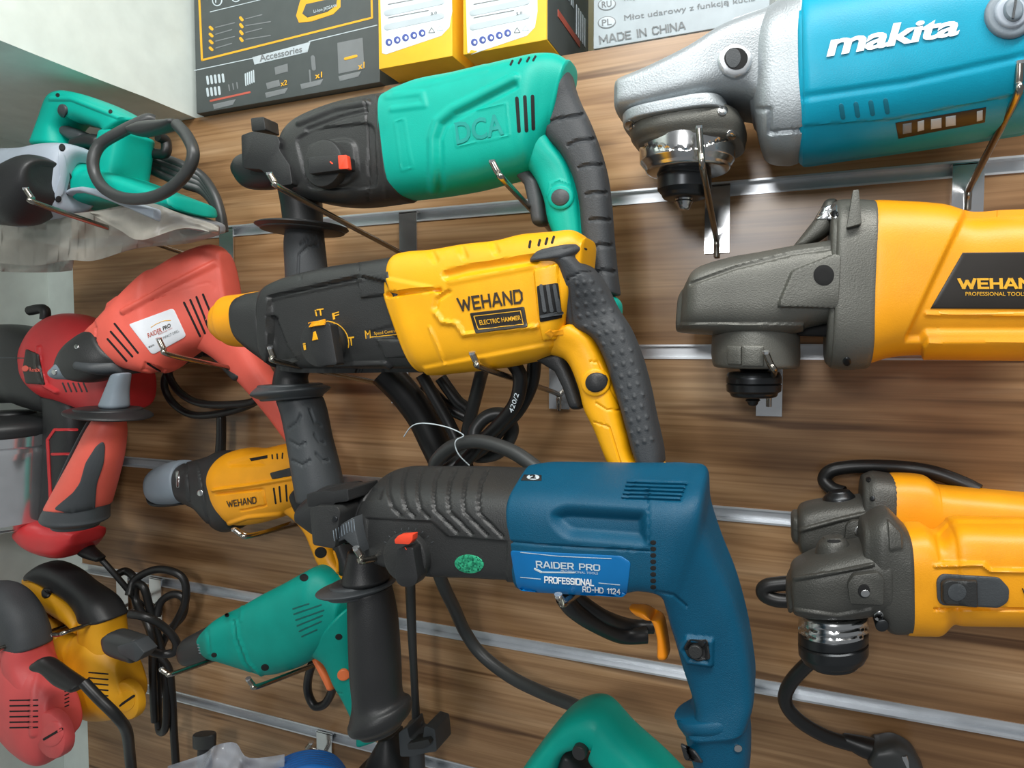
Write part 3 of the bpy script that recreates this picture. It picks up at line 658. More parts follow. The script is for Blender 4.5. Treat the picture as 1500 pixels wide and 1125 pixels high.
t.pad('boss_hole', circ(522, 207, 40, 37), .0065, HOLE, 1)
t.pad('hole_thread', circ(512, 205, 27, 33), .0068, DGREY, 1)
t.loft('gear_cover', [(145, 412, 495, 344, .06), (147, 436, 510, 378, .06)], CAST, .06, 4, sub=3, N=64, cap=(.0015, .0015))
t.loft('cover_base', [(160, 436, 540, 378, .055), (165, 470, 556, 415, .055), (185, 488, 550, 458, .05)], MAG, .055, 3, sub=4, N=56)
for x, y in ((168, 422), (480, 375), (510, 455)): t.screw(x, y, 17, STEEL)
t.loft('bearing_ring', [(192, 440, 520, 400), (196, 500, 524, 478), (198, 552, 520, 528), (215, 572, 505, 548)], STEEL, None, 2, sub=8, N=72, d=.103, straight=True,
    field=[('line', [(200, 490), (360, 505), (525, 455)], .0015, 5)])
t.loft('inner_collar', [(285, 540, 420, 535), (270, 575, 430, 570)], IRON, None, 2, N=40, d=.1)
t.loft('disc_flange', [(256, 572, 438, 566), (254, 590, 440, 584), (258, 594, 437, 588), (256, 598, 440, 592), (256, 640, 440, 628), (270, 655, 425, 646)], IRON, None, 2, sub=4, N=48, d=.1, straight=True)
t.loft('spindle', [(318, 640, 374, 636)] + [(318 - (k % 2) * 4, 648 + k * 6, 372 + (k % 2) * 4, 645 + k * 6) for k in range(7)] + [(324, 692, 368, 688)], STEEL, None, 2, sub=2, N=32, d=.1, straight=True)
t.text('makita', [(812, 118), (1268, 50), (1286, 120), (832, 195)], WHITE, .03, .32, h=.0012, space=.95)
sw = t.pad('brush_cap', circ(1448, 55, 84, 78), .004, GREY, 6)
t.pad('cap_ring', circ(1450, 52, 58, 54), .006, LGREY, 4, parent=sw)
t.pad('cap_disc', circ(1455, 48, 36, 40), .0085, GREY, 4, parent=sw); t.slot((1450, 78), (1460, 20), 8, DGREY, 'cap_slot', sw, .0095)
t.slots([((882 + k * 50, 358 - k * 6), (888 + k * 50, 396 - k * 6)) for k in range(4)], 17, CYAND)
rp = t.pad('rating_plate', [(1065, 415), (1372, 362), (1368, 412), (1075, 468)], .0005, LBLK, .5)
for x, w in ((1090, 30), (1140, 22), (1185, 36), (1235, 34), (1340, 20)): t.pad('plate_mark', [(x, 418 - (x - 1090) * .17), (x + w, 413 - (x - 1090) * .17), (x + w, 446 - (x - 1090) * .17), (x, 451 - (x - 1090) * .17)], .0009, SILV if x != 1090 else GREY, .5, parent=rp)

# ================================================================ large yellow angle grinder
F5 = (970, 260, 2.8302)
t = Thing('angle_grinder', 'large yellow angle grinder with dark cast head, below the teal one', 'angle grinder', (1350, 530), F5, .078, .052, ref=.35)
t.loft('motor_housing', [(862, 96, 838, 778, .05), (895, 88, 862, 774), (1000, 92, 930, 752), (1100, 98, 990, 742), (1180, 108, 1050, 738), (1265, 134, 1120, 738), (1320, 138, 1200, 738), (1420, 130, 1380, 740), (1620, 125, 1620, 742)], YELS, .052, 3.0, sub=14, N=84,
    field=[('poly', [(1265, 60), (1245, 135), (1220, 190), (1000, 660), (1000, 690), (1075, 690), (1100, 660), (1640, 660), (1640, 60)], .005, 26),
           ('poly', [(1075, 690), (1100, 660), (1640, 655), (1640, 900), (1060, 900)], -.004, 16), ('line', [(1100, 570), (1640, 575)], -.0015, 12)])
t.loft('flange_ring', [(720, 96, 696, 782, .05), (740, 88, 706, 792), (800, 86, 770, 800), (874, 90, 842, 795, .052)], MAG, .053, 3.2, sub=6, N=64)
t.loft('gear_head', [(98, 452, 84, 636, .03), (112, 425, 100, 636, .04), (150, 375, 150, 640), (270, 334, 260, 645), (400, 310, 400, 650), (540, 284, 540, 640), (640, 270, 620, 620), (730, 255, 715, 600)], MAG, .05, 3.6, sub=20, N=130, cap=(.008, .003),
    field=[('line', [(120, 440), (300, 375), (540, 315), (720, 290)], .002, 10), ('poly', rnd([(535, 385), (715, 316), (765, 330), (778, 380), (775, 525), (755, 541), (480, 541), (478, 520)], 14), -.005, 10),
           ('poly', [(60, 600), (590, 600), (590, 700), (60, 700)], -.002, 5)])
t.pad('handle_hole', circ(670, 405, 43, 43), .0005, HOLE, .5)
t.loft('lock_button', [(545, 282, 610, 282, .018), (590, 225, 700, 222, .02), (640, 160, 722, 150), (665, 112, 726, 106, .018)], MAG, .02, 3, sub=5)
t.pad('bright_cap', rnd([(632, 175), (660, 128), (710, 108), (728, 112), (726, 172)], 10), .001, CHROME, 2)
t.prism('guard_lever', rnd([(792, 52), (815, 50), (828, 190), (765, 208)], 4), MAG, .135, .012, .003)
t.screw(718, 152, 14, IRON)
t.prism('head_strut', [(500, 598), (700, 604), (698, 660), (560, 655), (545, 622)], HOLE, .095, .02, .002)
t.loft('bearing_ring', [(205, 650, 572, 652), (200, 720, 574, 722), (200, 728, 574, 730), (206, 770, 572, 776)], MAG, None, 2, sub=4, N=56, d=.08, straight=True)
t.pad('ring_tab', rnd([(272, 698), (330, 700), (330, 776), (274, 774)], 5), .002, MAG, 2); t.pad('ring_tab', rnd([(332, 695), (420, 698), (420, 780), (332, 778)], 5), .003, MAG, 2)
t.loft('spindle_neck', [(300, 770, 480, 775), (320, 800, 440, 800), (318, 826, 442, 826)], IRON, None, 2, sub=4, N=40, d=.08)
t.loft('disc_flange', [(264, 824, 494, 824), (262, 830, 496, 830), (262, 852, 496, 854), (268, 856, 490, 858), (262, 860, 496, 862), (264, 886, 494, 888), (278, 895, 480, 897)], IRON, None, 2, sub=3, N=56, d=.08, straight=True)
t.loft('spindle', [(342, 890, 406, 890)] + [(342 + (k % 2) * 4, 896 + k * 5, 406 - (k % 2) * 4, 896 + k * 5) for k in range(7)] + [(350, 933, 398, 933)], IRON, None, 2, sub=2, N=32, d=.08, straight=True)
t.screw(766, 762, 17, IRON)
pl = t.pad('name_plate', [(1245, 312), (1620, 308), (1620, 546), (1112, 543)], .0006, LBLK, 1)
t.strokes('WEHAND', [(1222, 418), (1590, 416), (1590, 462), (1226, 463)], GOLD, .26, .3, h=.0012, parent=pl)
t.text('PROFESSIONAL TOOLS', [(1256, 475), (1506, 475), (1506, 491), (1256, 490)], GOLD, .006, h=.0012, parent=pl)

# ================================================================ two small yellow angle grinders
F6 = (1100, 650, 2.3675)
t = Thing('angle_grinder', 'small yellow angle grinder farther back, close to the wall', 'angle grinder', (1350, 780), F6, .045, .03, ref=.3)
t.loft('motor_housing', [(476, 120, 482, 380, .028), (500, 110, 500, 390), (600, 116, 600, 395), (642, 140, 642, 390), (665, 152, 665, 380), (800, 165, 800, 380), (1010, 185, 1010, 390)], YELS, .03, 3, sub=8, N=48)
t.loft('flange_plate', [(402, 112, 396, 380, .028), (430, 104, 420, 390), (492, 112, 490, 390)], MAGD, .03, 3.2, sub=5, N=44)
t.loft('gear_head', [(160, 240, 162, 350, .022), (180, 218, 185, 385), (260, 200, 260, 392), (360, 190, 350, 396), (420, 178, 420, 390)], MAGD, .03, 3.2, sub=14, N=90, cap=(.006, .003), field=[('line', [(170, 300), (300, 265), (415, 240)], -.0025, 10)])
t.loft('lock_cap', [(270, 172, 346, 168), (252, 190, 364, 186), (248, 206, 368, 202)], IRON, None, 2, sub=5, N=36, cap=(.001, .002))
t.prism('handle_boss', rnd([(330, 285), (350, 268), (415, 266), (415, 350), (325, 350)], 8), MAGD, .083, .02, .003)
t.pad('handle_hole', circ(376, 304, 18), .0006, STEEL, 1)
for x, y in ((422, 190), (408, 125)): t.screw(x, y, 9, IRON)
t.tube('cord', [(322, 170, .03), (280, 155, .025), (255, 125, .02), (275, 95, .02), (330, 82, .02), (420, 78, .02), (540, 84, .02), (640, 102, .025), (730, 135, .03), (790, 165, .035)], .0066, CORDM, sub=10, N=12)
t = Thing('angle_grinder', 'small yellow angle grinder in front, with black slide switch', 'angle grinder', (1350, 900), F6, .118, .032, ref=.3)
t.loft('motor_housing', [(532, 300, 540, 655, .034), (545, 292, 545, 662), (600, 292, 610, 664), (650, 318, 655, 660), (690, 290, 695, 625, .032), (720, 270, 730, 628), (840, 272, 840, 630), (1010, 275, 1010, 632)], YELS, .034, 3.2, sub=14, N=72,
    field=[('poly', [(635, 320), (690, 260), (1020, 260), (1020, 440), (830, 440), (810, 415), (650, 412)], .002, 10), ('line', [(640, 425), (800, 420), (830, 442), (1020, 442)], -.002, 8), ('line', [(640, 575), (1020, 575)], .002, 6)])
t.loft('flange_plate', [(402, 262, 400, 570, .03), (440, 240, 440, 600), (480, 236, 482, 652, .034), (538, 292, 542, 655, .035)], MAGD, .034, 3.4, sub=7, N=60, field=[('poly', rnd([(470, 255), (525, 310), (528, 365), (478, 375)], 8), -.0015, 6)])
t.loft('gear_head', [(134, 455, 146, 575, .024), (150, 425, 160, 588, .03), (225, 390, 225, 600), (330, 362, 330, 602), (410, 345, 400, 595), (470, 340, 470, 580)], MAGD, .035, 3.3, sub=18, N=110, cap=(.007, .003), field=[('line', [(150, 470), (300, 445), (400, 425), (420, 420)], -.003, 9), ('line', [(148, 575), (300, 596), (420, 575)], -.002, 8)])
t.loft('lock_cap', [(250, 332, 325, 330), (232, 350, 340, 348), (225, 374, 348, 370), (222, 392, 350, 388)], MAGD, None, 2, sub=5, N=40, cap=(.001, .002))
t.pad('cap_hole', circ(288, 338, 24, 6), .0004, HOLE, .5)
t.prism('handle_boss', rnd([(335, 490), (355, 458), (440, 448), (462, 470), (460, 560), (345, 556)], 10), MAGD, .161, .02, .003)
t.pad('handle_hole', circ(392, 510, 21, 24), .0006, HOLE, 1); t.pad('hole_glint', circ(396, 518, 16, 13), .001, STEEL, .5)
t.loft('bearing_ring', [(166, 600, 410, 610), (164, 640, 410, 645), (168, 680, 408, 682)], STEEL, None, 2, sub=6, N=56, d=.115, field=[('line', [(166, 640), (290, 655), (410, 640)], .0014, 5), ('line', [(166, 665), (290, 680), (410, 665)], .0014, 5)])
t.loft('disc_flange', [(164, 665, 411, 668), (163, 690, 411, 690), (168, 696, 406, 697), (163, 702, 411, 702), (165, 735, 411, 736), (180, 760, 398, 760), (200, 768, 380, 768)], IRON, None, 2, sub=4, N=56, d=.115, straight=True)
t.screw(444, 597, 18, STEEL)
t.prism('guard_bolt', circ(455, 632, 24, 22, 0, 14), IRON, .15, .02, .002)
sb = t.pad('switch_base', rnd([(642, 470), (660, 450), (860, 462), (895, 500), (892, 545), (860, 566), (660, 558), (645, 540)], 14), .002, DGREY, 2)
t.pad('slide_switch', rnd([(655, 474), (675, 462), (780, 466), (782, 556), (665, 548), (656, 535)], 8), .0075, BLKH, 3, parent=sb, solid=True)
t.pad('thumb_dimple', circ(715, 515, 32, 30), .0006, DGREY, 6, parent=sb)
t.text('W', [(938, 500), (975, 498), (977, 528), (940, 530)], INK, .02)
t.tube('cord', [(140, 545, .1), (90, 542, .1), (52, 528, .1), (42, 508, .1), (60, 492, .1), (100, 486, .1), (150, 482, .1)], .0066, CORDM, sub=10, N=12)
t.tube('cord', [(235, 735, .07), (190, 770, .065), (140, 825, .06), (118, 875, .055), (130, 920, .05), (180, 970, .045), (260, 1015, .04), (345, 1042, .035)], .0066, CORDM, sub=10, N=12)
pg = t.loft('plug_sleeve', [(335, 1018, 325, 1060), (390, 1028, 375, 1090), (440, 1040, 420, 1108)], CORDM, None, 2.2, d=.035)
t.loft('plug', [(445, 1036, 415, 1112, .018), (500, 1028, 450, 1150), (560, 1060, 520, 1190), (590, 1110, 560, 1210)], CORDG, .018, 3, d=.035, parent=None)
t.tube('plug_pin', [(530, 1080, .05), (552, 1150, .05)], .003, STEEL)

# ================================================================ coral red drill
FR = (100, 360, 4.68667); F1 = (0, 340, 3.75); F2 = (0, 550, 3.75)
t = Thing('hammer_drill', 'coral red hammer drill with white sticker, pointing toward lower left', 'drill', (260, 520), FR, .13, .036, sil=(235, 470, .7))
t.loft('motor_housing', [(72, 615, 185, 765, .024, .158), (120, 560, 225, 775, .026, .156), (165, 505, 285, 815, .032, .153), (330, 335, 430, 855, .037, .145), (460, 238, 620, 878, .037, .138), (600, 168, 730, 850, .037, .132), (690, 152, 820, 800, .037, .127), (860, 76, 960, 725, .036, .120), (1000, 22, 1060, 690, .034, .114), (1060, 5, 1130, 640, .027, .111), (1095, 40, 1200, 560, .016, .108)], RED, .036, 3.0, sub=14, N=76,
    field=[('line', [(380, 450), (530, 370), (700, 275), (1090, 80)], -.004, 26), ('line', [(520, 395), (760, 310), (960, 250), (1000, 280), (1040, 410)], .0008, 5),
           ('poly', [(75, 640), (180, 500), (200, 560), (195, 650), (240, 760), (120, 780)], .002, 12), ('line', [(180, 560), (175, 650), (230, 770)], .002, 8), ('poly', [(520, 790), (680, 850), (640, 900), (500, 860)], .002, 12)])
t.loft('handle', [(960, 690, 1220, 420, .026, .11), (1090, 780, 1290, 600, .02, .105), (1260, 950, 1420, 860, .018, .095), (1400, 1120, 1560, 1060, .017, .085), (1560, 1330, 1700, 1290, .017, .08), (1650, 1450, 1760, 1410, .018, .075)], RED, .02, 2.8, sub=8)
t.loft('cord_sleeve', [(1650, 1440, 1770, 1400, .012), (1740, 1560, 1850, 1530, .012), (1800, 1720, 1870, 1700, .010)], CORDM, .012, 2.2, d=.075)
t.loft('trigger', [(1000, 730, 1040, 700), (1100, 830, 1150, 800), (1180, 920, 1240, 880)], BLK, .011, 3, d=.105)
t.slots([((318, 535), (478, 735)), ((292, 590), (440, 760)), ((270, 640), (400, 790))], 14, HOLE)
t.slots([((795, 390), (905, 620)), ((838, 372), (938, 600)), ((880, 352), (962, 560)), ((925, 335), (985, 480))], 15, HOLE)
t.slots([((545, 808), (630, 862)),], 14, HOLE)
t.prism('vent_hood', rnd([(245, 455), (262, 395), (330, 345), (345, 350), (300, 440)], 8), RED, .168, .02, .003)
lb = t.pad('sticker', rnd([(416, 540), (710, 432), (728, 440), (808, 612), (800, 628), (592, 742), (570, 740)], 14), .0007, LABELW, 1)
t.text('RAIDER', [(545, 602), (640, 560), (648, 590), (552, 632)], REDINK, .012, h=.0012, parent=lb); t.text('PRO', [(650, 555), (702, 530), (708, 556), (656, 582)], INK, .02, h=.0012, parent=lb)
for a, b in (((570, 560), (610, 535)), ((610, 535), (660, 515)), ((660, 515), (704, 512))): t.slot(a, b, 5, GOLD, 'sticker_arc', lb, .001)
t.text('PROFESSIONAL TOOLS', [(620, 606), (716, 558), (718, 566), (622, 614)], REDINK, 0, h=.0012, parent=lb)
t.text('IMPACT DRILL', [(650, 625), (760, 572), (764, 588), (655, 640)], INKG, 0, h=.0012, parent=lb); t.text('MODEL', [(552, 690), (592, 672), (595, 682), (556, 700)], INK, .01, h=.0012, parent=lb)
t.fr = F1
t.loft('clamp_collar', [(305, 720, 340, 810, .02, .172), (325, 620, 440, 830, .03, .168), (395, 550, 570, 790, .034, .163), (485, 515, 650, 735, .03, .158)], BLKH, .03, 2.3, sub=8, N=40)
t.loft('chuck', [(280, 740, 300, 810, .014, .185), (320, 690, 360, 815, .02, .178), (380, 640, 430, 815, .022, .172)], GREY, .02, 2, sub=6, N=32)
t.screw(422, 630, 13, STEEL); t.screw(300, 768, 15, STEEL)
t.loft('clamp_band', [(460, 690, 450, 770, .03, .17), (540, 700, 560, 790, .03, .165), (640, 690, 680, 780, .025, .155)], DGREY, .03, 2.4, sub=6)
t.fr = F2
t.loft('side_handle_stem', [(590, 10, 665, 0), (565, 90, 655, 90), (545, 160, 655, 170)], GREY, None, 2.6, d=.175)
t.loft('flange', [(440, 180, 700, 200), (408, 178, 740, 235), (415, 195, 738, 250), (470, 215, 690, 245)], BLK, None, 2, N=44, sub=4, d=.178, cap=(.002, .002))
t.loft('side_grip', [(510, 245, 636, 262), (480, 310, 634, 330), (430, 430, 612, 450), (370, 560, 575, 570), (320, 660, 540, 680), (298, 710, 525, 720)], RED, None, 2.2, sub=8, N=44, d=.18, label='red grip with a grey inlay')
t.pad('grip_inlay', rnd([(296, 735), (400, 645), (440, 590), (470, 480), (530, 385), (565, 360), (578, 385), (570, 480), (530, 600), (520, 742), (400, 760)], 20), .0012, DGREY, 3)
t.loft('grip_edge', [(505, 250, 525, 255, .014), (455, 330, 485, 335), (395, 450, 425, 455), (345, 560, 372, 570), (300, 680, 335, 690)], DGREY, .014, 2, d=.172)
t.loft('grip_end', [(300, 700, 522, 712), (276, 745, 514, 790), (276, 775, 512, 815), (310, 812, 480, 832)], DGREY, None, 2, sub=5, N=40, d=.18)
t.fr = FR
for k, pts in enumerate(([(1000, 740, .1), (1120, 780, .1), (1230, 860, .09), (1330, 960, .08), (1290, 1060, .07), (1130, 1090, .06), (900, 1080, .05), (760, 1000, .045), (690, 880, .045), (720, 790, .05), (850, 740, .06), (1000, 745, .07), (1180, 830, .08), (1330, 950, .09)],
    [(900, 740, .08), (700, 850, .035), (660, 960, .03), (720, 1080, .03), (850, 1160, .03), (1050, 1150, .035), (1250, 1090, .05), (1400, 980, .06)], [(1310, 990, .06), (1340, 1080, .06), (1420, 1180, .06), (1500, 1240, .06)])):
    t.tube('cord', pts, .0052, CORDM, sub=10, N=10)
t.loft('plug_strap', [(1040, 1180, 1080, 1180, .006), (1035, 1320, 1080, 1320, .006), (1020, 1480, 1075, 1480, .006)], CORDM, .006, 3, d=.03)

# ================================================================ red spray gun
F6A = (0, 440, 2.8846)
t = Thing('spray_gun', 'red and black electric paint sprayer with silver cup at left edge', 'spray gun', (120, 620), F6A, .095, .035, sil=(125, 560, .8))
t.loft('turbine_housing', [(82, 240, 84, 300, .022), (94, 175, 99, 375, .03), (142, 100, 142, 420), (212, 62, 217, 440), (300, 55, 305, 450), (400, 75, 410, 465), (520, 130, 530, 475), (600, 200, 600, 470), (645, 270, 640, 450, .025)], RED2, .036, 2.6, sub=10, N=56, field=[('line', [(165, 200), (165, 280), (195, 360), (240, 385)], -.004, 12)])
pl = t.pad('name_plate', rnd([(112, 205), (165, 228), (185, 330), (192, 357), (112, 350), (98, 290)], 6), .0015, LBLK, 1, step=3)
t.text('Ronix', [(132, 283), (172, 286), (174, 302), (134, 300)], RED, .02, h=.0026, parent=pl); t.pad('emblem', circ(112, 288, 14, 13), .0026, RED, 1, parent=pl)
t.slots([((265 + k * 22, 350), (280 + k * 22, 385)) for k in range(5)], 7, BLK)
t.loft('handle', [(135, 405, 325, 430), (165, 450, 340, 460), (178, 540, 350, 545), (185, 660, 345, 660), (190, 780, 330, 780), (180, 900, 330, 900), (175, 945, 350, 945)], BLK, .022, 2.8, sub=8, N=40)
for a, b in (((232, 546), (325, 546)), ((222, 650), (310, 648)), ((225, 812), (300, 800)), ((232, 546), (202, 590)), ((202, 590), (208, 700)), ((208, 700), (216, 860))): t.slot(a, b, 11, RED2, 'trim_line', None, .0012)
t.loft('base_foot', [(105, 960, 112, 1010, .028), (150, 930, 160, 1050, .034), (230, 945, 230, 1075), (320, 955, 310, 1078), (372, 965, 362, 1030, .028)], RED2, .034, 3, sub=8, d=.1)
t.loft('cord_sleeve', [(340, 985, 325, 1060, .012), (385, 1040, 360, 1085), (430, 1078, 415, 1102, .008)], CORDM, .011, 2.2, d=.09)
t.tube('cord', [(425, 1090, .085), (470, 1140, .08), (530, 1210, .07), (570, 1260, .06), (605, 1290, .05)], .0042, CORDM, sub=8)
t.tube('hook', [(190, 80, .095), (192, 52, .095), (185, 38, .095), (165, 36, .095), (125, 44, .095)], .007, BLK, sub=8, N=10)
t.loft('nozzle_body', [(-70, 100, -70, 440, .04), (0, 100, 0, 440), (60, 118, 60, 460), (130, 150, 150, 480, .035), (175, 200, 190, 470, .03)], BLKH, .04, 3, sub=6, N=44, d=.09)
t.slot((0, 242), (100, 244), 5, DGREY, 'seam')
t.loft('cup_lid', [(-60, 480, 60, 485), (-130, 490, 140, 500), (-165, 520, 172, 530), (-170, 560, 176, 565)], BLK, None, 2.2, sub=5, N=48, d=.1)
t.loft('paint_cup', [(-168, 555, 176, 560), (-170, 610, 178, 612), (-166, 618, 172, 620), (-168, 640, 176, 640), (-168, 800, 178, 800), (-165, 930, 176, 930), (-150, 948, 160, 948)], CHROME, None, 2, sub=5, N=64, d=.1, straight=True, label='polished silver paint cup')

# ================================================================ yellow impact wrench
FI = (200, 580, 4.16667)
t = Thing('impact_wrench', 'small yellow impact wrench with grey nose cap, behind the black side grip', 'impact wrench', (350, 760), FI, .09, .033, ref=.5)
t.loft('motor_housing', [(432, 500, 480, 560, .02), (445, 430, 520, 720, .03), (500, 365, 570, 790), (600, 330, 640, 800), (720, 330, 760, 780), (860, 300, 880, 740), (960, 285, 960, 700), (1060, 300, 1040, 680, .028)], YELS, .034, 2.8, sub=12, N=64,
    field=[('line', [(470, 575), (700, 545), (960, 500)], -.003, 14), ('line', [(490, 600), (770, 570), (790, 670), (640, 700)], .002, 9), ('poly', [(540, 400), (730, 345), (800, 430), (560, 440)], .002, 24), ('line', [(560, 780), (680, 740), (880, 720)], -.0025, 14)])
t.loft('gear_case', [(205, 480, 215, 620, .022), (250, 420, 270, 660, .026), (330, 395, 380, 720), (400, 372, 440, 800), (455, 345, 500, 845), (520, 345, 570, 830, .033)], BLKH, .032, 2.4, sub=8, N=52, field=[('line', [(300, 410), (320, 640)], .0016, 9), ('line', [(370, 400), (440, 790)], .0016, 9)])
t.loft('nose_cap', [(55, 510, 68, 600), (75, 460, 90, 650), (130, 425, 150, 672), (200, 402, 235, 672), (245, 400, 290, 660)], GREY, None, 2.3, sub=7, N=44)
t.loft('cap_edge', [(78, 620, 70, 600, .01), (130, 680, 110, 640), (300, 665, 280, 640)], BLK, .016, 2)
t.screw(390, 592, 20, STEEL)
t.pad('bit_holder_ring', rnd([(240, 460), (262, 455), (262, 560), (246, 560)], 6), .001, STEEL, 1)
t.slots([((828, 360), (830, 382)), ((858, 355), (860, 382)), ((892, 350), (890, 380))], 9)
t.pad('side_recess', [(690, 382), (800, 362), (800, 380), (700, 398)], .0006, HOLE, .5)
t.pad('rubber_inlay', rnd([(815, 470), (960, 432), (960, 486), (830, 510)], 10), .0012, BLKH, 1)
t.slots([((838, 565), (850, 655)), ((872, 555), (880, 645)), ((912, 545), (918, 640))], 11)
t.strokes('WEHAND', [(550, 640), (732, 612), (735, 655), (558, 680)], INK, .2, .3)
t.loft('grip_band', [(950, 640, 1060, 520, .032), (980, 720, 1100, 600, .028), (1020, 760, 1160, 660, .024)], BLK, .028, 2.6)
t.loft('handle', [(880, 700, 1010, 600, .024), (960, 760, 1100, 680, .02), (1030, 840, 1150, 790), (1070, 930, 1190, 900), (1110, 1020, 1230, 1000), (1165, 1080, 1290, 1060)], YELS, .02, 2.8, sub=8, N=40)
t.pad('trigger_recess', circ(1125, 955, 36, 34), .001, HOLE, 2)
t.loft('grip_pad', [(1120, 760, 1230, 740, .021), (1185, 880, 1280, 870), (1215, 960, 1310, 950), (1240, 1080, 1350, 1060)], BLK, .021, 2.6, sub=6)
t.loft('grip_stripe', [(1225, 940, 1250, 938), (1245, 1000, 1268, 996), (1245, 1060, 1268, 1056)], YELS, .0225, 2.6)
t.loft('handle_end', [(1210, 1080, 1380, 1090, .024), (1250, 1180, 1390, 1180), (1310, 1300, 1400, 1290), (1325, 1340, 1400, 1330)], YELS, .02, 2.8, d=.085)
t.tube('belt_clip', [(600, 815, .135), (680, 850, .13), (760, 840, .12), (880, 800, .1), (940, 780, .085)], .003, HOOKM, sub=6)

# ================================================================ teal drill
FD = (230, 800, 3.4625)
t = Thing('hammer_drill', 'dull teal drill with salmon trigger, muzzle to lower left', 'drill', (430, 960), FD, .115, .032, ref=.4)
t.loft('motor_housing', [(232, 440, 245, 530, .02), (245, 418, 285, 572, .024), (300, 368, 350, 590), (400, 320, 450, 630, .03), (500, 262, 560, 660), (620, 200, 690, 630), (720, 145, 770, 590), (790, 116, 830, 545), (860, 150, 880, 500, .026), (930, 250, 910, 470, .02)], TEALD, .033, 2.8, sub=12, N=64,
    field=[('line', [(385, 380), (395, 470), (440, 590), (500, 660)], .0022, 9), ('line', [(405, 380), (415, 460), (465, 590), (530, 655)], -.0018, 8), ('line', [(255, 420), (270, 560)], .0012, 7), ('line', [(430, 300), (425, 380)], -.001, 10)])
t.loft('handle', [(780, 560, 960, 330, .024), (850, 600, 985, 490, .02), (900, 700, 1005, 640), (945, 770, 1050, 760), (985, 860, 1120, 850), (1010, 925, 1180, 900, .019), (1012, 1000, 1180, 940, .018)], TEALD, .018, 2.8, sub=8, N=44, field=[('line', [(895, 740), (940, 750)], .001, 5)])
t.loft('chuck', [(100, 520, 110, 580), (120, 480, 140, 615), (175, 448, 215, 610), (228, 420, 300, 590)], BLKH, None, 2.2, sub=8, N=40)
for k in range(4): t.slot((205 + k * 3, 500 + k * 14), (212 + k * 3, 502 + k * 14), 5, GREY, 'chuck_mark')
for x, y, r in ((746, 160, 22), (355, 350, 12), (548, 615, 20), (922, 460, 18), (290, 552, 14)): t.pad('screw_hole', circ(x, y, r, r * .85), .0006, HOLE, 1)
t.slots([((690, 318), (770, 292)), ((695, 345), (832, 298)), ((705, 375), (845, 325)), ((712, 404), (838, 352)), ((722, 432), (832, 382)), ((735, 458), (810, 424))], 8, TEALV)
t.loft('trigger', [(798, 578, 825, 570), (825, 630, 855, 620), (850, 680, 880, 668), (870, 718, 895, 712)], SALM, .010, 3)
t.pad('lock_button', circ(948, 650, 30), .003, SALM, 2)
t.tube('cord', [(785, 600, .06), (765, 680, .05), (768, 750, .045), (800, 810, .045), (850, 800, .045), (885, 740, .05), (890, 690, .06)], .0055, CORDM, sub=10)

# ================================================================ jigsaws and planer
FJ = (0, 780, 3.26)
t = Thing('jigsaw', 'amber yellow jigsaw with black handle, behind the red jigsaw', 'jigsaw', (150, 1020), FJ, .10, .032, sil=(125, 955, .8))
t.loft('body', [(250, 470, 260, 760, .028), (300, 480, 300, 860), (400, 470, 430, 895), (460, 440, 540, 885), (560, 420, 640, 850), (640, 560, 680, 790, .022)], YELG, .033, 2.8, sub=10, N=56)
t.loft('rear_post', [(455, 400, 620, 380, .026), (460, 460, 625, 440), (440, 560, 640, 560), (430, 640, 660, 640), (450, 720, 675, 720)], YELG, .028, 2.8, sub=6, N=44)
t.loft('grip', [(145, 222, 200, 210, .018), (165, 180, 225, 225), (240, 138, 285, 268), (340, 165, 400, 325), (440, 225, 450, 372), (560, 290, 475, 405, .026), (622, 368, 482, 412, .026)], BLK, .022, 2.8, sub=8, N=48)
t.loft('front_post', [(130, 230, 205, 205, .018), (135, 275, 260, 290), (190, 330, 250, 380), (222, 370, 275, 400), (245, 440, 310, 470), (260, 520, 340, 520)], YELG, .022, 2.6, sub=6)
t.loft('inner_grip', [(150, 222, 150, 262, .018), (205, 205, 235, 345), (300, 262, 300, 390), (400, 320, 400, 425), (465, 375, 450, 455)], YELG, .025, 2.6, sub=6)
t.pad('lock_button', circ(222, 290, 22, 24), .003, BLK, 2)
t.loft('trigger', [(250, 385, 260, 410), (330, 370, 340, 410), (420, 400, 410, 450)], BLK, .012, 2.6)
kd = t.knob('speed_dial', 625, 790, 66, .01, YELG, bev=.3); t.pad('dial_face', circ(600, 806, 44, 52, 30), .0012, YELG, 5, parent=kd); t.slot((575, 825), (640, 780), 12, HOLE, 'dial_slot', kd, .0016)
t.slots([((425, 668 + k * 26), (515, 676 + k * 26)) for k in range(5)], 7)
t.loft('plug', [(565, 470, 560, 520, .014), (600, 450, 590, 560), (700, 480, 680, 600, .014)], CORDG, .016, 3.4, d=.135)
t.prism('plug_head', rnd([(555, 545), (640, 520), (690, 575), (650, 620), (570, 580)], 8), DGREY, .15, .02, .003)
t.tube('cord', [(620, 390, .13), (700, 405, .125), (780, 450, .11), (840, 520, .1), (830, 570, .1), (770, 580, .11), (700, 560, .13)], .0055, CORDM, sub=10)
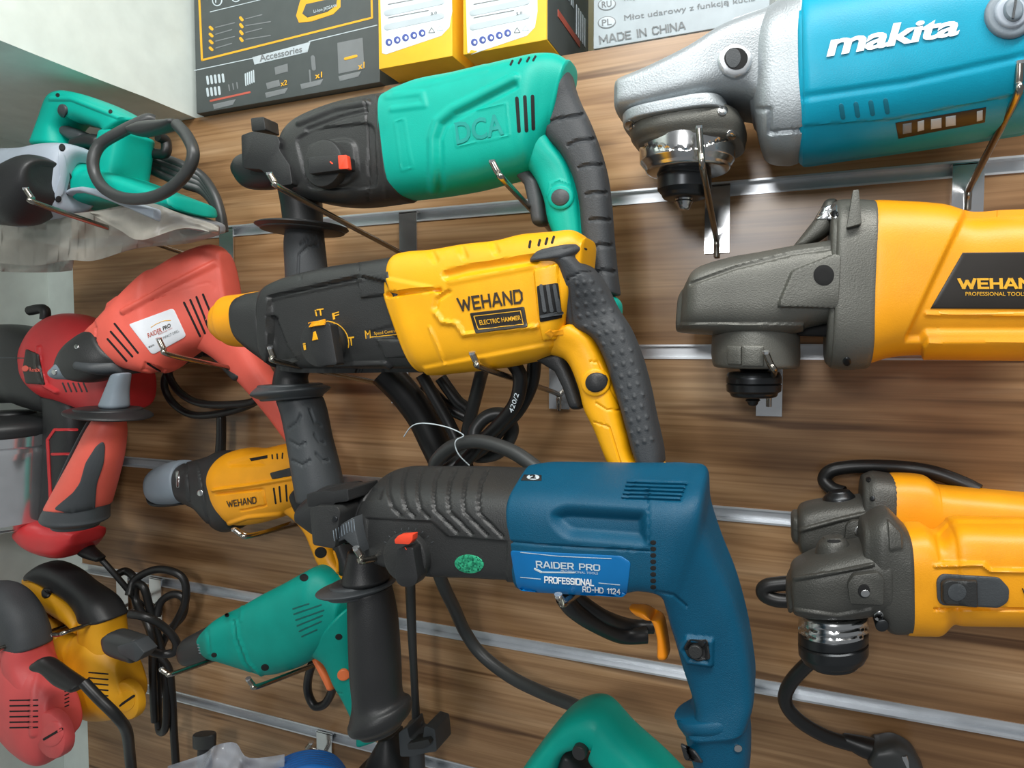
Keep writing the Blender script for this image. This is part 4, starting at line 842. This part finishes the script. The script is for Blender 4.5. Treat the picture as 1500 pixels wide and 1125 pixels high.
for pts in ([(615, 300, .07), (640, 230, .06), (730, 180, .05), (820, 185, .045), (880, 230, .04), (885, 330, .04), (840, 430, .04), (790, 500, .04), (760, 600, .04), (755, 800, .04), (760, 940, .04), (790, 930, .05), (795, 760, .05), (770, 560, .05), (720, 380, .055), (690, 270, .06), (655, 250, .06), (650, 330, .06), (720, 480, .07), (730, 700, .06), (740, 900, .05)],
            [(560, 200, .06), (600, 185, .05), (640, 220, .05), (640, 300, .05)], [(750, 400, .05), (770, 330, .045), (830, 295, .04), (880, 320, .035), (870, 400, .035), (800, 470, .035)],
            [(720, 560, .06), (800, 640, .05), (820, 760, .045), (830, 950, .04), (840, 1110, .04)]):
    t.tube('cord', pts, .0055, CORDM, sub=10)
t = Thing('jigsaw', 'dusty red jigsaw with black handle at the lower left corner', 'jigsaw', (40, 1100), FJ, .165, .034, sil=(30, 985, .8))
t.loft('body', [(-150, 560, -150, 960, .03), (0, 590, 0, 990), (110, 560, 130, 1070), (200, 540, 230, 1100), (280, 600, 290, 1030, .03), (330, 720, 345, 960, .024)], RED3, .035, 2.8, sub=10, N=60, field=[('line', [(215, 600), (165, 760), (160, 960)], -.003, 22)])
t.loft('rear_post', [(100, 520, 260, 515, .028), (105, 580, 275, 580), (90, 680, 310, 680), (40, 780, 335, 770)], RED3, .03, 2.8, sub=6, N=44)
t.loft('grip', [(-120, 250, -90, 330, .024), (0, 235, 0, 380), (100, 265, 55, 440), (190, 350, 80, 480), (240, 440, 95, 515), (262, 505, 105, 528)], RUB, .027, 2.7, sub=8, N=48)
t.loft('top_rim', [(-120, 350, -120, 430, .02), (0, 380, -5, 455), (60, 440, 30, 490), (115, 560, 95, 590)], RED3, .024, 2.6)
t.loft('trigger', [(-60, 470, -60, 520), (20, 470, 15, 530), (60, 500, 50, 560)], BLK, .012, 2.6)
kd = t.knob('speed_dial', 275, 950, 76, .012, RED3, bev=.3); t.pad('dial_face', circ(252, 962, 50, 62, 30), .0014, RED3, 6, parent=kd); t.slot((215, 985), (295, 938), 12, HOLE, 'dial_slot', kd, .0018)
t.slots([((48, 802 + k * 26), (180, 800 + k * 26)) for k in range(6)], 7)
t.slots([((310, 760 + k * 18), (328, 752 + k * 18)) for k in range(5)], 6)
t.loft('cord_sleeve', [(210, 600, 250, 640, .014), (250, 585, 285, 660), (340, 640, 330, 710), (420, 700, 390, 740, .012)], CORDM, .013, 2.2, d=.205)
t.tube('cord', [(400, 715, .205), (470, 790, .2), (560, 880, .19), (605, 950, .17), (620, 1060, .15), (630, 1160, .14)], .0066, CORDM, sub=10)
FP = (0, 120, 4.01765)
t = Thing('planer', 'teal electric planer with grey end cover, lying on cloudy plastic at upper left', 'planer', (150, 310), FP, .165, .034, sil=(150, 265, .8))
t.loft('body', [(100, 360, 60, 800, .05), (250, 350, 250, 780), (420, 390, 420, 755, .045), (580, 440, 560, 760), (760, 570, 730, 770), (900, 590, 880, 775), (1240, 720, 1260, 810, .035)], TEAL, .045, 3.2, sub=8, N=56)
t.loft('sole', [(500, 745, 530, 765, .05), (880, 700, 870, 740), (1290, 820, 1285, 900)], LGREY, .05, 4, sub=5)
t.loft('rear_column', [(665, 330, 885, 350, .026), (668, 420, 884, 420), (664, 540, 882, 600), (660, 640, 880, 660)], TEAL, .028, 4, sub=5, N=44)
t.loft('handle', [(160, 350, 330, 350, .026), (225, 215, 340, 270, .024), (285, 85, 400, 215), (350, 48, 440, 235), (450, 62, 500, 245), (600, 110, 600, 280), (740, 170, 680, 310), (880, 245, 700, 345, .026)], TEAL, .025, 3, sub=8, N=52, field=[('line', [(300, 100), (420, 100), (740, 225)], -.002, 16)])
t.pad('lock_button', circ(374, 168, 26, 36), .003, DGREY, 2)
for x, y in ((340, 78), (650, 175)): t.pad('screw_hole', circ(x, y, 12), .0006, HOLE, 1)
t.loft('trigger', [(335, 240, 330, 290), (420, 265, 420, 350), (500, 300, 480, 345)], DGREY, .013, 3)
t.loft('gap_shade_fill', [(450, 330, 430, 400), (560, 310, 540, 400), (640, 330, 620, 420)], BLK, .02, 3)  # black solid set in the hand opening in place of its shade
t.fr = FP
ec = t.loft('end_cover', [(-80, 370, -80, 790, .03, .19), (60, 365, 20, 800, .03, .20), (200, 340, 180, 790, .03, .205), (340, 345, 320, 770, .028, .205), (430, 390, 400, 735, .022, .20), (472, 470, 440, 660, .012, .195)], LGREY, .03, 3, sub=8, N=52)
t.loft('depth_knob', [(-130, 500, -130, 820, .035, .235), (-40, 450, -50, 825, .035, .235), (70, 398, 40, 808, .034, .235), (170, 430, 155, 680, .028, .235), (232, 480, 222, 600, .02, .23)], BLK, .035, 2.4, sub=8, N=48)
t.pad('cover_recess', rnd([(345, 400), (380, 430), (400, 540), (370, 660), (330, 700), (320, 670), (350, 560), (345, 460)], 14), .0012, LGREY, 2)
for x, y in ((366, 388), (342, 688)): t.pad('cover_screw', circ(x, y, 18, 20), .0016, HOLE, 1.5)
t.prism('foot_tab', [(50, 815), (130, 812), (135, 850), (60, 850)], LGREY, .2, .03, .002)
t.tube('cord', [(1040, 250, .215), (1100, 320, .22), (1138, 420, .225), (1100, 530, .225), (1000, 630, .225), (880, 682, .225), (740, 685, .225), (630, 640, .225), (565, 560, .225), (548, 460, .225), (590, 370, .22), (700, 300, .215), (800, 250, .21), (870, 220, .205), (910, 230, .2)], .0062, CORDG, sub=10, N=12)
t.loft('cord_sleeve', [(800, 270, 815, 320), (870, 240, 880, 330), (1000, 235, 1005, 300), (1060, 232, 1065, 275)], CORDG, .011, 2.2, d=.21)
for k in range(4): t.tube('cord', [(880, 420 + k * 30, .13), (960, 450 + k * 32, .12), (1090, 500 + k * 34, .11), (1190, 560 + k * 26, .1), (1260, 660 + k * 18, .1), (1300, 780 + k * 10, .1), (1315 - k * 14, 880, .1)], .0062, CORDG, sub=10)
t.tube('cord', [(930, 320, .15), (975, 350, .14), (970, 420, .14), (890, 420, .14)], .0062, CORDM, sub=8)
# cloudy plastic wrap under the planer
t = Thing('plastic_bag', 'cloudy plastic wrapping crumpled beneath the teal planer', 'plastic bag', (150, 360), FP, .16, .03)
def sheet(t, name, top, bot, m, thick, nx=44, ny=14, amp=.004, seed=1):
    rnd_ = random.Random(seed); ph = [rnd_.uniform(0, 6.28) for _ in range(8)]
    T = catmull([list(p) for p in top], 12); B = catmull([list(p) for p in bot], 12); vs = []; fs = []
    for side in (0, 1):
        for i in range(nx + 1):
            a = T[int(i / nx * (len(T) - 1))]; b = B[int(i / nx * (len(B) - 1))]
            for j in range(ny + 1):
                w = j / ny; x = a[0] * (1 - w) + b[0] * w; y = a[1] * (1 - w) + b[1] * w; d = a[2] * (1 - w) + b[2] * w
                d += amp * (sin(i / nx * 17 + ph[0] + j / ny * 4) + sin(i / nx * 9 + ph[1] - j / ny * 7) + .5 * sin(i / nx * 31 + j / ny * 9 + ph[2]))
                vs.append(U(*t.g((x, y)), d) + Vector((0, thick * side, 0)))
    n = (nx + 1) * (ny + 1); q = ny + 1
    for i in range(nx):
        for j in range(ny):
            f = (i * q + j, (i + 1) * q + j, (i + 1) * q + j + 1, i * q + j + 1); fs.append(f); fs.append(tuple(n + k for k in f[::-1]))
    for i in range(nx):
        for j in (0, ny): a = i * q + j; fs.append((a, a + q, n + a + q, n + a))
    for j in range(ny):
        for i in (0, nx): a = i * q + j; fs.append((a, a + 1, n + a + 1, n + a))
    return t.put(name, vs, fs, m, None, False, angle=60)
sheet(t, 'front_fold', [(-60, 860, .2), (200, 800, .2), (420, 775, .2), (550, 760, .2), (870, 710, .19), (1000, 780, .18), (1290, 850, .15)],
      [(-60, 1060, .19), (200, 1080, .19), (400, 1050, .19), (560, 1050, .18), (800, 980, .17), (1100, 950, .15), (1290, 900, .13)], BAG, .001, amp=.0022, nx=90, ny=30)
sheet(t, 'upper_fold', [(520, 765, .215), (700, 745, .212), (880, 712, .21), (1050, 770, .2), (1285, 845, .18)], [(540, 780, .215), (700, 870, .215), (830, 930, .212), (1080, 860, .2), (1280, 895, .18)], BAG, .001, nx=36, ny=8, amp=.0015, seed=3)
sheet(t, 'lower_fold', [(-60, 920, .185), (150, 935, .18), (320, 960, .17), (440, 1000, .16)], [(-60, 1110, .17), (100, 1120, .17), (300, 1120, .16), (420, 1110, .15)], BAG, .001, nx=24, ny=8, amp=.003, seed=9)

# ================================================================ things along the bottom edge
FB = (560, 840, 3.33333)
t = Thing('jigsaw', 'teal jigsaw handle with black knob rising at the bottom edge', 'jigsaw', (870, 1120), FB, .15, .03, ref=.4)
t.loft('handle', [(560, 1150, 760, 1150, .03), (690, 950, 860, 960), (810, 790, 900, 870), (900, 695, 945, 850), (990, 655, 990, 850), (1060, 660, 1040, 860), (1120, 700, 1010, 900), (1210, 800, 1060, 960), (1380, 960, 1200, 1040), (1560, 1150, 1330, 1200)], TEAL, .03, 2.8, sub=10, N=56)
t.loft('inner_grip', [(840, 1000, 1040, 1000), (862, 900, 975, 930), (880, 862, 950, 890)], BLKH, .022, 2.6, sub=6)
t.knob('lock_knob', 977, 845, 34, .012, BLKH, d0=.175)
FC = (500, 840, 3.9455)
t = Thing('stirring_rod', 'dark steel rod in a black clamp, right of the long black side grip', 'rod', (610, 1110), FC, .07, .02)
t.loft('rod', [(372, 60, 424, 60), (385, 330, 430, 330), (402, 600, 440, 600), (412, 880, 455, 880)], BLKH, None, 2, sub=6, N=20)
t.loft('socket', [(390, 868, 472, 868), (392, 885, 472, 885), (398, 965, 470, 965), (400, 1150, 480, 1150)], DGREY, None, 2.1, sub=5, N=32)
t.prism('clamp', rnd([(330, 920), (380, 890), (395, 960), (470, 960), (480, 880), (540, 900), (552, 1030), (480, 1040), (400, 1060), (340, 1060)], 14), DGREY, .1, .035, .004)
t.prism('clamp_jaw', rnd([(380, 985), (500, 960), (515, 985), (470, 1015), (385, 1020)], 8), BLKH, .108, .02, .003)
t = Thing('drill_body', 'black tool body half hidden under the flared side grip', 'tool', (550, 1120), FC, .06, .025)
t.loft('body', [(240, 940, 330, 930, .02), (180, 1050, 380, 1060), (140, 1160, 400, 1160)], BLK, .03, 2.6)
t.loft('base', [(140, 1090, 380, 1100), (120, 1170, 400, 1170)], BLK, .04, 3)
FE = (200, 1000, 4.16667)
t = Thing('adjusting_knob', 'small black knob standing above the clear plastic at the bottom', 'knob', (300, 1100), FE, .06, .02)
t.loft('cap', [(352, 312, 478, 316), (350, 325, 480, 330), (352, 384, 478, 390)], BLKH, .009, 2.2, N=32, cap=(.001, .002))
t.loft('stem', [(385, 400, 440, 400), (380, 520, 450, 520)], BLK, None, 2, N=20)
t = Thing('clear_bag', 'clear plastic bag with glints beside the blue coil', 'plastic bag', (330, 1120), FE, .10, .02)
sheet(t, 'film', [(190, 510, .12), (400, 440, .12), (480, 385, .12), (600, 370, .11), (680, 460, .11), (900, 440, .11)], [(190, 640, .12), (400, 640, .13), (550, 640, .13), (700, 640, .13), (900, 640, .12)], CLEAR, .001, nx=40, ny=12, amp=.004, seed=4)
t = Thing('hose_coil', 'bright blue coiled hose at the bottom edge', 'hose', (440, 1123), FE, .10, .02)
for k in range(7): t.tube('hose_turn', [(820 - k * 10, 640, .09 + k * .008), (880 - k * 4, 500 + k * 16, .09 + k * .008), (1040, 440 + k * 14, .09 + k * .008), (1200 + k * 4, 470 + k * 14, .09 + k * .008), (1300, 620, .09 + k * .008)], .0055, BLUEB, sub=8)

# ================================================================ cartons on the ledge
def carton(name, label, fr, bl, br, d, h, depth, m, px_top=-260):
    t = Thing(name, label, 'box', (fr[0] + (bl[0] + br[0]) / 2 / fr[2], fr[1] + (bl[1] + br[1]) / 2 / fr[2]), fr, d, 0)
    a = U(*t.g(bl), d); b = U(*t.g(br), d); z = ZT + .0005
    vs = [Vector((x, y, zz)) for x in (a.x, b.x) for y in (-d, -d + depth) for zz in (z, z + h)]
    bm = bmesh.new(); bmesh.ops.create_cube(bm, size=1)
    for v in bm.verts: v.co = Vector((a.x + (v.co.x + .5) * (b.x - a.x), -d + (v.co.y + .5) * depth, z + (v.co.z + .5) * h))
    bmesh.ops.bevel(bm, geom=list(bm.edges), offset=.0012, segments=2, affect='EDGES', profile=.5)
    bm.verts.index_update()
    t.put('carton', [v.co.copy() for v in bm.verts], [tuple(v.index for v in f.verts) for f in bm.faces], m, angle=30); bm.free()
    return t
F2B = (270, 0, 2.38095)
t = carton('tool_carton', 'dark grey carton printed with accessories and a yellow frame', F2B, (42, 408), (682, 282), .012, .3, .2, CARTB)
for a, b in (((50, -60), (62, 210)), ((62, 210), (655, 62)), ((655, 62), (652, -60))): t.slot(a, b, 7, GOLD, 'print_frame')
t.slot((36, 246), (245, 202), 3, SILV, 'print_line'); t.slot((435, 145), (672, 88), 3, SILV, 'print_line')
tb = t.pad('print_tab', [(238, 200), (245, 226), (430, 182), (440, 146)], .0004, BAND, .5)
t.text('Accessories', [(262, 192), (412, 160), (412, 182), (265, 216)], INKG, .015, h=.0008, parent=tb)
for k in range(4):
    t.slot((90, 95 + k * 24), (97, 110 + k * 24 - 8), 10, GOLD, 'print_bullet'); t.slot((110, 96 + k * 24), (175 - (k % 2) * 10, 80 + k * 24), 4, INKG, 'print_line')
    t.slot((196, 62 + k * 24), (202, 78 + k * 24 - 8), 10, GOLD, 'print_bullet'); t.slot((215, 66 + k * 24), (270 + (k % 2) * 30, 52 + k * 24), 4, INKG, 'print_line')
t.slot((90, 42), (345, -20), 2.5, SILV, 'print_line')
for x, y in ((115, 2), (180, -12), (245, -26)):
    e = t.pad('print_emblem', circ(x, y, 18, 20), .0004, SILV, .5); t.pad('emblem_centre', circ(x, y, 14, 16), .0007, CARTB, .5, parent=e)
    t.slot((x - 4, y + 8), (x - 4, y - 8), 4, SILV, 'emblem_mark', e, .0009)
jg = t.pad('print_jigsaw', [(390, 55), (402, 10), (420, -40), (500, -60), (545, -40), (545, 25), (520, 50), (445, 75), (400, 80)], .0004, GOLD, .5)
t.pad('print_jigsaw_panel', [(412, 48), (425, 15), (535, -10), (530, 20), (500, 42), (430, 62)], .0007, CARTB, .5, parent=jg)
t.text('Li-Ion JIGSAW', [(452, 36), (535, 14), (535, 28), (454, 50)], SILV, .01, h=.0011, parent=jg)
for r_ in range(2):
    for k in range(5 - r_): t.slot((80 + k * 13.5, 268 + r_ * 42 - k * 2), (83 + k * 13.5, 292 + r_ * 42 - k * 2), 8, SILV, 'print_bit')
for k in range(3): t.slot((155 + k * 14, 296 - k * 4), (158 + k * 14, 316 - k * 4), 4, INKG, 'print_bit')
for k in range(5): t.slot((213 + k * 7, 258 - k * 3), (215 + k * 7, 298 - k * 3), 4.5, SILV, 'print_bit')
t.slot((92, 352), (228, 322), 7, REDINK, 'print_blade')
for x, y in ((100, 380), (282, 340), (405, 310), (538, 282)): t.pad('print_patch', [(x, y - 16), (x + 80, y - 34), (x + 70, y - 14), (x + 4, y + 2)], .0004, INKG, .5)
t.pad('print_charger', [(285, 290), (330, 278), (335, 300), (290, 312)], .0004, INKG, .5); t.pad('print_battery', [(315, 235), (360, 222), (362, 250), (318, 262)], .0004, INKG, .5)
t.slot((448, 200), (452, 240), 14, INKG, 'print_blade'); t.slot((437, 245), (440, 285), 5, INKG, 'print_blade')
cs = t.pad('print_case', [(534, 150), (622, 132), (628, 240), (538, 258)], .0004, INKG, .5); t.slot((562, 206), (600, 196), 10, GOLD, 'print_bullet', cs, .0008)
for s_, q in (('x2', [(336, 284), (360, 278), (360, 296), (338, 302)]), ('x1', [(456, 256), (482, 250), (482, 270), (458, 276)]), ('x1', [(606, 222), (630, 216), (630, 238), (608, 244)])): t.text(s_, q, GOLD, .02, h=.0008)
def yellow_box(label, bl, br, x0, d):
    t = carton('accessory_box', label, F2B, bl, br, d, .3, .16, CARTY)
    w = t.pad('front_panel', [(x0, -70), (x0 + 250, -110), (x0 + 252, 40), (x0 + 243, 95), (x0 + 215, 125), (x0 + 22, 190), (x0 + 8, 186)], .0004, CARTW, 1)
    for y in (28, 78): t.slot((x0 + 25, y + 18), (x0 + 215, y - 22), 22, BAND, 'print_band', w, .0007)
    for y in (8, 55): t.slot((x0 + 30, y + 8), (x0 + 170, y - 18), 3, INKG, 'print_line', w, .0007)
    t.text('2.0', [(x0 + 178, y - 10), (x0 + 200, y - 15), (x0 + 200, y - 5), (x0 + 178, y)], INKG, .02, h=.0009, parent=w)
    for k in range(5):
        x, y = x0 + 32 + k * 29, 148 - k * 8; e = t.pad('print_icon', circ(x, y, 12, 13), .0007, INKB, .5, parent=w); t.pad('icon_mark', circ(x + 2, y + 1, 5, 6), .001, CARTW, .5, parent=w)
    for k, c in ((5, INKG), (6, SILV)):
        x, y = x0 + 36 + k * 29, 146 - k * 8
        for a, b in (((-10, 9), (0, -9)), ((0, -9), (11, 8)), ((11, 8), (-10, 9))): t.slot((x + a[0], y + a[1]), (x + b[0], y + b[1]), 2.5, c, 'recycling_mark', w, .0007)
    return t
yellow_box('left one of two yellow boxes with white icon panels', (678, 250), (935, 182), 682, .045)
t = yellow_box('right one of two yellow boxes, its side printed black', (972, 206), (1264, 130), 980, .043)
# black printed side of that box
o = [c for c in t.root.children if c.name.startswith('carton')][0]
xs = [(o.matrix_world @ v.co).x for v in o.data.vertices]; X1 = max(v.co.x for v in o.data.vertices) + t.org.x
v, f = boxverts(X1, X1 + .0006, -.043 + .002, -.043 + .158, ZT + .002, ZT + .29); t.put('side_print', v, f, CARTB)
def on_side(y0, y1, z0, z1, m, nm):
    v, f = boxverts(X1 + .0005, X1 + .0012, -.043 + y0, -.043 + y1, ZT + z0, ZT + z1); t.put(nm, v, f, m, None, False)
for r_ in range(2):
    for k in range(4): on_side(.03 + k * .018, .04 + k * .018, .075 + r_ * .028 , .095 + r_ * .028, SILV, 'print_bit')
for k in range(5): on_side(.105 + k * .009, .11 + k * .009, .05, .085, SILV, 'print_bit')
on_side(.035, .12, .040, .048, REDINK, 'print_blade')
t = carton('hammer_carton', 'pale grey carton reading made in China, beside the yellow boxes', F4, (44, 160), (640, 36), .002, .3, .2, CARTG)
t.strokes('MADE IN CHINA', [(62, 122), (355, 72), (357, 100), (66, 150)], INKG, .18, .28)
t.text('Młot udarowy z funkcją kucia', [(148, 52), (590, -15), (592, 8), (150, 76)], INKG, 0)
t.text('перфоратор', [(148, -15), (300, -40), (302, -15), (150, 8)], INKG, .008)
for x, y, s_ in ((90, 15, 'RU'), (90, 76, 'PL')):
    e = t.pad('print_oval', circ(x, y, 31, 21, -8), .0004, INKG, .5); t.pad('oval_centre', circ(x, y, 28, 18, -8), .0007, CARTG, .5, parent=e)
    t.text(s_, [(x - 17, y - 8), (x + 16, y - 13), (x + 17, y + 9), (x - 16, y + 13)], INKG, .015, h=.001, parent=e)

# ================================================================ display hooks
def hook(label, tip, d, rail, bend, drop=.035, up=.02, plate=True):
    t = Thing('display_hook', label, 'hook', tip, (0, 0, 1), d, 0, None)
    T = U(*tip, d); B = U(*bend, d - up * .35); zr = RAILZ[rail]
    x = T.x; zb = min(zr - .012, max(zr - .05, B.z - drop))
    rows = catmull([[x, -.004, zb - .02, .0029], [x, -.006, zb - .008, .0029], [x, -.014, zb, .0029], [B.x * .5 + x * .5, (B.y - .014) / 2, (B.z + zb) / 2, .0029], list(B) + [.0029], list(B * .55 + T * .45 + Vector((0, -.002, -.001))) + [.0029], list(T) + [.0029]], 8)
    vs, fs = tubemesh(rows, 10); t.put('wire', vs, fs, HOOKM, None, False, angle=60)
    rows = [[*(T + Vector((0, .0, -.0006))), .0030], [*(T + Vector((0, -.0006, .0016))), .0030]]
    vs, fs = tubemesh(rows, 10); t.put('wire_end', vs, fs, CHROME, None, False)
    vs, fs = boxverts(x - .0125, x + .0125, -.0035, -.0015, zr - .066, zr + .004); t.put('plate', vs, fs, CHROME, None, False, angle=30)
    vs, fs = boxverts(x - .0125, x + .0125, -.0035, .006, zr + .003, zr + .005); t.put('plate_lip', vs, fs, CHROME, None, False, angle=30)
    return t
hook('wire hook under the black chuck of the teal rotary hammer', (395, 255), .247, 0, (414, 277))
hook('wire hook holding up the teal rotary hammer beside its trigger', (721, 237), .215, 0, (740, 266))
hook('wire hook rising in front of the silver grinder spindle', (1024, 187), .16, 0, (1030, 250))
hook('wire hook at the right edge under the teal grinder', (1494, 92), .15, 0, (1489, 142))
hook('short wire hook below the dark cast grinder head', (1122, 517), .125, 1, (1134, 543), .02)
hook('wire hook under the nose of the yellow rotary hammer', (396, 510), .235, 1, (408, 530))
hook('wire hook under the middle of the yellow rotary hammer', (692, 518), .235, 1, (706, 538))
hook('wire hook across the white sticker of the red drill', (233, 497), .21, 1, (250, 520))
hook('wire hook beside the knurled cheek of the blue rotary hammer', (522, 804), .28, 2, (540, 820))
hook('wire hook below the name plate of the blue rotary hammer', (818, 873), .28, 2, (832, 880))
hook('wire hook ahead of the dull teal drill chuck', (237, 981), .19, 3, (256, 986))
hook('wire hook under the dull teal drill body', (364, 995), .19, 3, (379, 1005))
hook('wire hook under the yellow impact wrench', (343, 776), .17, 2, (365, 785))
hook('wire hook in front of the planer depth knob', (38, 277), .275, 0, (60, 300))
hook('wire hook at the bottom, above the blue coil', (456, 1088), .03, 4, (450, 1096), .01, .01)
hook('wire hook passing inside the amber jigsaw handle', (78, 930), .16, 3, (100, 925), .02, .005)
hook('wire hook passing inside the dusty red jigsaw handle', (-20, 955), .2, 3, (0, 950), .02, .005)
